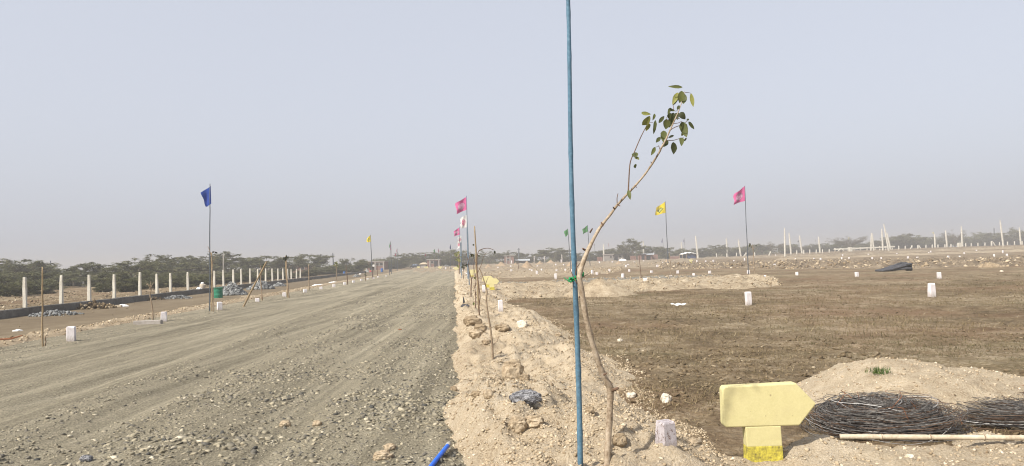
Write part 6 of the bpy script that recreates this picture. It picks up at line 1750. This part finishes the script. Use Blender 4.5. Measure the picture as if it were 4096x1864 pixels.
def scrub():
    r_ = np.random.default_rng(77)
    C, D = [], []
    def run(p0, p1, d0, d1, n, h0, h1):
        for k in range(n):
            f = r_.uniform(); px = p0 + (p1 - p0) * f; d = d0 + (d1 - d0) * f + r_.normal(0, 8)
            q = ray(px, 1040); x = q.x / q.y * d; h = h0 + (h1 - h0) * f
            hh = h * (.55 + .45 * float(vnoise(px * .021, 3.3, 5)) + .25 * float(vnoise(px * .09, 7.1, 6)))
            z = float(G(x, d)) + max(.2, hh) * r_.uniform(0, 1) ** .6
            an = r_.uniform(0, 6.28); C.append((x, d, z)); D.append((math.cos(an) * .7, math.sin(an) * .7, .15))
    run(-250, 700, 120, 130, 650, 1.5, 1.4); run(700, 1460, 150, 190, 700, 1.4, 1.9); run(1440, 2480, 240, 262, 1700, 2.6, 2.8); run(2480, 3300, 285, 330, 1500, 4.0, 4.2); run(3300, 4300, 340, 350, 2200, 5.4, 7.2)
    run(2480, 3300, 300, 345, 700, 3.2, 3.2)
    return sprays(np.array(C), np.array(D), 16, .75, .22, .75, .22, r_)
V_, F_, T_ = scrub()
tag(npmesh('distant_scrub', V_, F_, MT['leafy'], T_), 'continuous dull green scrub filling the far horizon', 'scrub', kind='stuff')

# ------------------------------------------------------------------ two far workers behind the wall end
def person(px, by, d, H, label, shirt, trousers, pose):
    p = at(px, by, d); zb = surf(p.x, d)
    if pose == 'bend':
        J = {'pel': (0, 0, .82), 'chest': (-.22, 0, 1.10), 'neck': (-.36, 0, 1.22), 'head': (-.44, 0, 1.30), 'top': (-.52, 0, 1.36), 'kl': (-.08, .10, .45), 'fl': (0, .11, .06), 'tl': (-.12, .11, .03), 'kr': (.06, -.10, .44), 'fr': (.10, -.11, .06), 'tr': (-.02, -.11, .03),
             'sl': (-.30, .18, 1.12), 'el': (-.36, .22, .86), 'hl': (-.46, .16, .64), 'sr': (-.30, -.18, 1.12), 'er': (-.38, -.22, .86), 'hr': (-.48, -.16, .64)}
    else:
        J = {'pel': (0, 0, .92), 'chest': (0, 0, 1.28), 'neck': (0, 0, 1.46), 'head': (0, -.02, 1.56), 'top': (0, -.02, 1.68), 'kl': (.10, 0, .50), 'fl': (.11, 0, .06), 'tl': (.12, -.12, .03), 'kr': (-.10, -.03, .50), 'fr': (-.11, 0, .06), 'tr': (-.12, -.12, .03),
             'sl': (.20, 0, 1.38), 'el': (.26, 0, 1.10), 'hl': (.22, -.14, .90), 'sr': (-.20, 0, 1.38), 'er': (-.27, 0, 1.10), 'hr': (-.24, -.12, .88)}
    names = list(J); idx = {n: i for i, n in enumerate(names)}
    R = {'pel': .15, 'chest': .16, 'neck': .06, 'head': .095, 'top': .07, 'kl': .075, 'kr': .075, 'fl': .05, 'fr': .05, 'tl': .04, 'tr': .04, 'sl': .075, 'sr': .075, 'el': .05, 'er': .05, 'hl': .04, 'hr': .04}
    E = [('pel', 'chest'), ('chest', 'neck'), ('neck', 'head'), ('head', 'top'), ('pel', 'kl'), ('kl', 'fl'), ('fl', 'tl'), ('pel', 'kr'), ('kr', 'fr'), ('fr', 'tr'), ('chest', 'sl'), ('sl', 'el'), ('el', 'hl'), ('chest', 'sr'), ('sr', 'er'), ('er', 'hr')]
    k = H / 1.7
    me = bpy.data.meshes.new('person'); me.from_pydata([tuple(np.array(J[n]) * k) for n in names], [(idx[a], idx[b]) for a, b in E], []); me.update()
    m, n, l, b = newmat('clothes_' + label.split()[2])
    tc = n.new('ShaderNodeTexCoord'); sp = n.new('ShaderNodeSeparateXYZ'); l.new(tc.outputs['Object'], sp.inputs[0])
    mr = n.new('ShaderNodeMath'); mr.operation = 'DIVIDE'; mr.inputs[1].default_value = 1.8; l.new(sp.outputs[2], mr.inputs[0])
    hd = (J['head'][2] - .12) * k / 1.8; wst = (J['pel'][2] + .06) * k / 1.8
    r = ramp(n, [(0, (.10, .07, .05)), (.05, trousers), (wst, shirt), (hd, (.16, .09, .06)), (hd + .07, (.015, .012, .012))]); r.color_ramp.interpolation = 'CONSTANT'
    l.new(mr.outputs[0], r.inputs[0]); l.new(r.outputs[0], b.inputs['Base Color']); me.materials.append(m)
    o = bpy.data.objects.new('person', me); col.objects.link(o); o.location = (p.x, d, zb)
    sk = o.modifiers.new('skin', 'SKIN')
    lay = me.skin_vertices[0] if len(me.skin_vertices) else None
    if lay:
        for i, nme in enumerate(names): lay.data[i].radius = (R[nme] * k, R[nme] * k)
        lay.data[0].use_root = True
    sb = o.modifiers.new('sub', 'SUBSURF'); sb.levels = 1; sb.render_levels = 2
    return tag(o, label, 'person')
person(1446, 1096, 152, 1.65, 'person in white shirt and blue trousers bending at the far wall end', (.72, .72, .70), (.03, .07, .22), 'bend')
person(1494, 1094, 150, 1.65, 'person in pale shirt and dark trousers standing beyond the yellow flag pole', (.72, .70, .66), (.03, .03, .035), 'stand')

# ------------------------------------------------------------------ hazy air
hz = MB().box((0, 0, -1.6), 2100, 2100, 15.4)
hz = obj('haze', hz, None)
hm = bpy.data.materials.new('haze_air'); hm.use_nodes = True
hn, hl = hm.node_tree.nodes, hm.node_tree.links
hn.clear()
ho = hn.new('ShaderNodeOutputMaterial'); hv = hn.new('ShaderNodeVolumePrincipled')
hv.inputs['Color'].default_value = (.57, .565, .57, 1)
hv.inputs['Density'].default_value = 0.0018
hv.inputs['Anisotropy'].default_value = 0.0
hl.new(hv.outputs[0], ho.inputs['Volume'])
hz.data.materials.append(hm)
tag(hz, 'pale dusty haze filling the air over the site', 'haze', kind='stuff')

for o in bpy.data.objects:
    if '_o' in o: del o['_o']
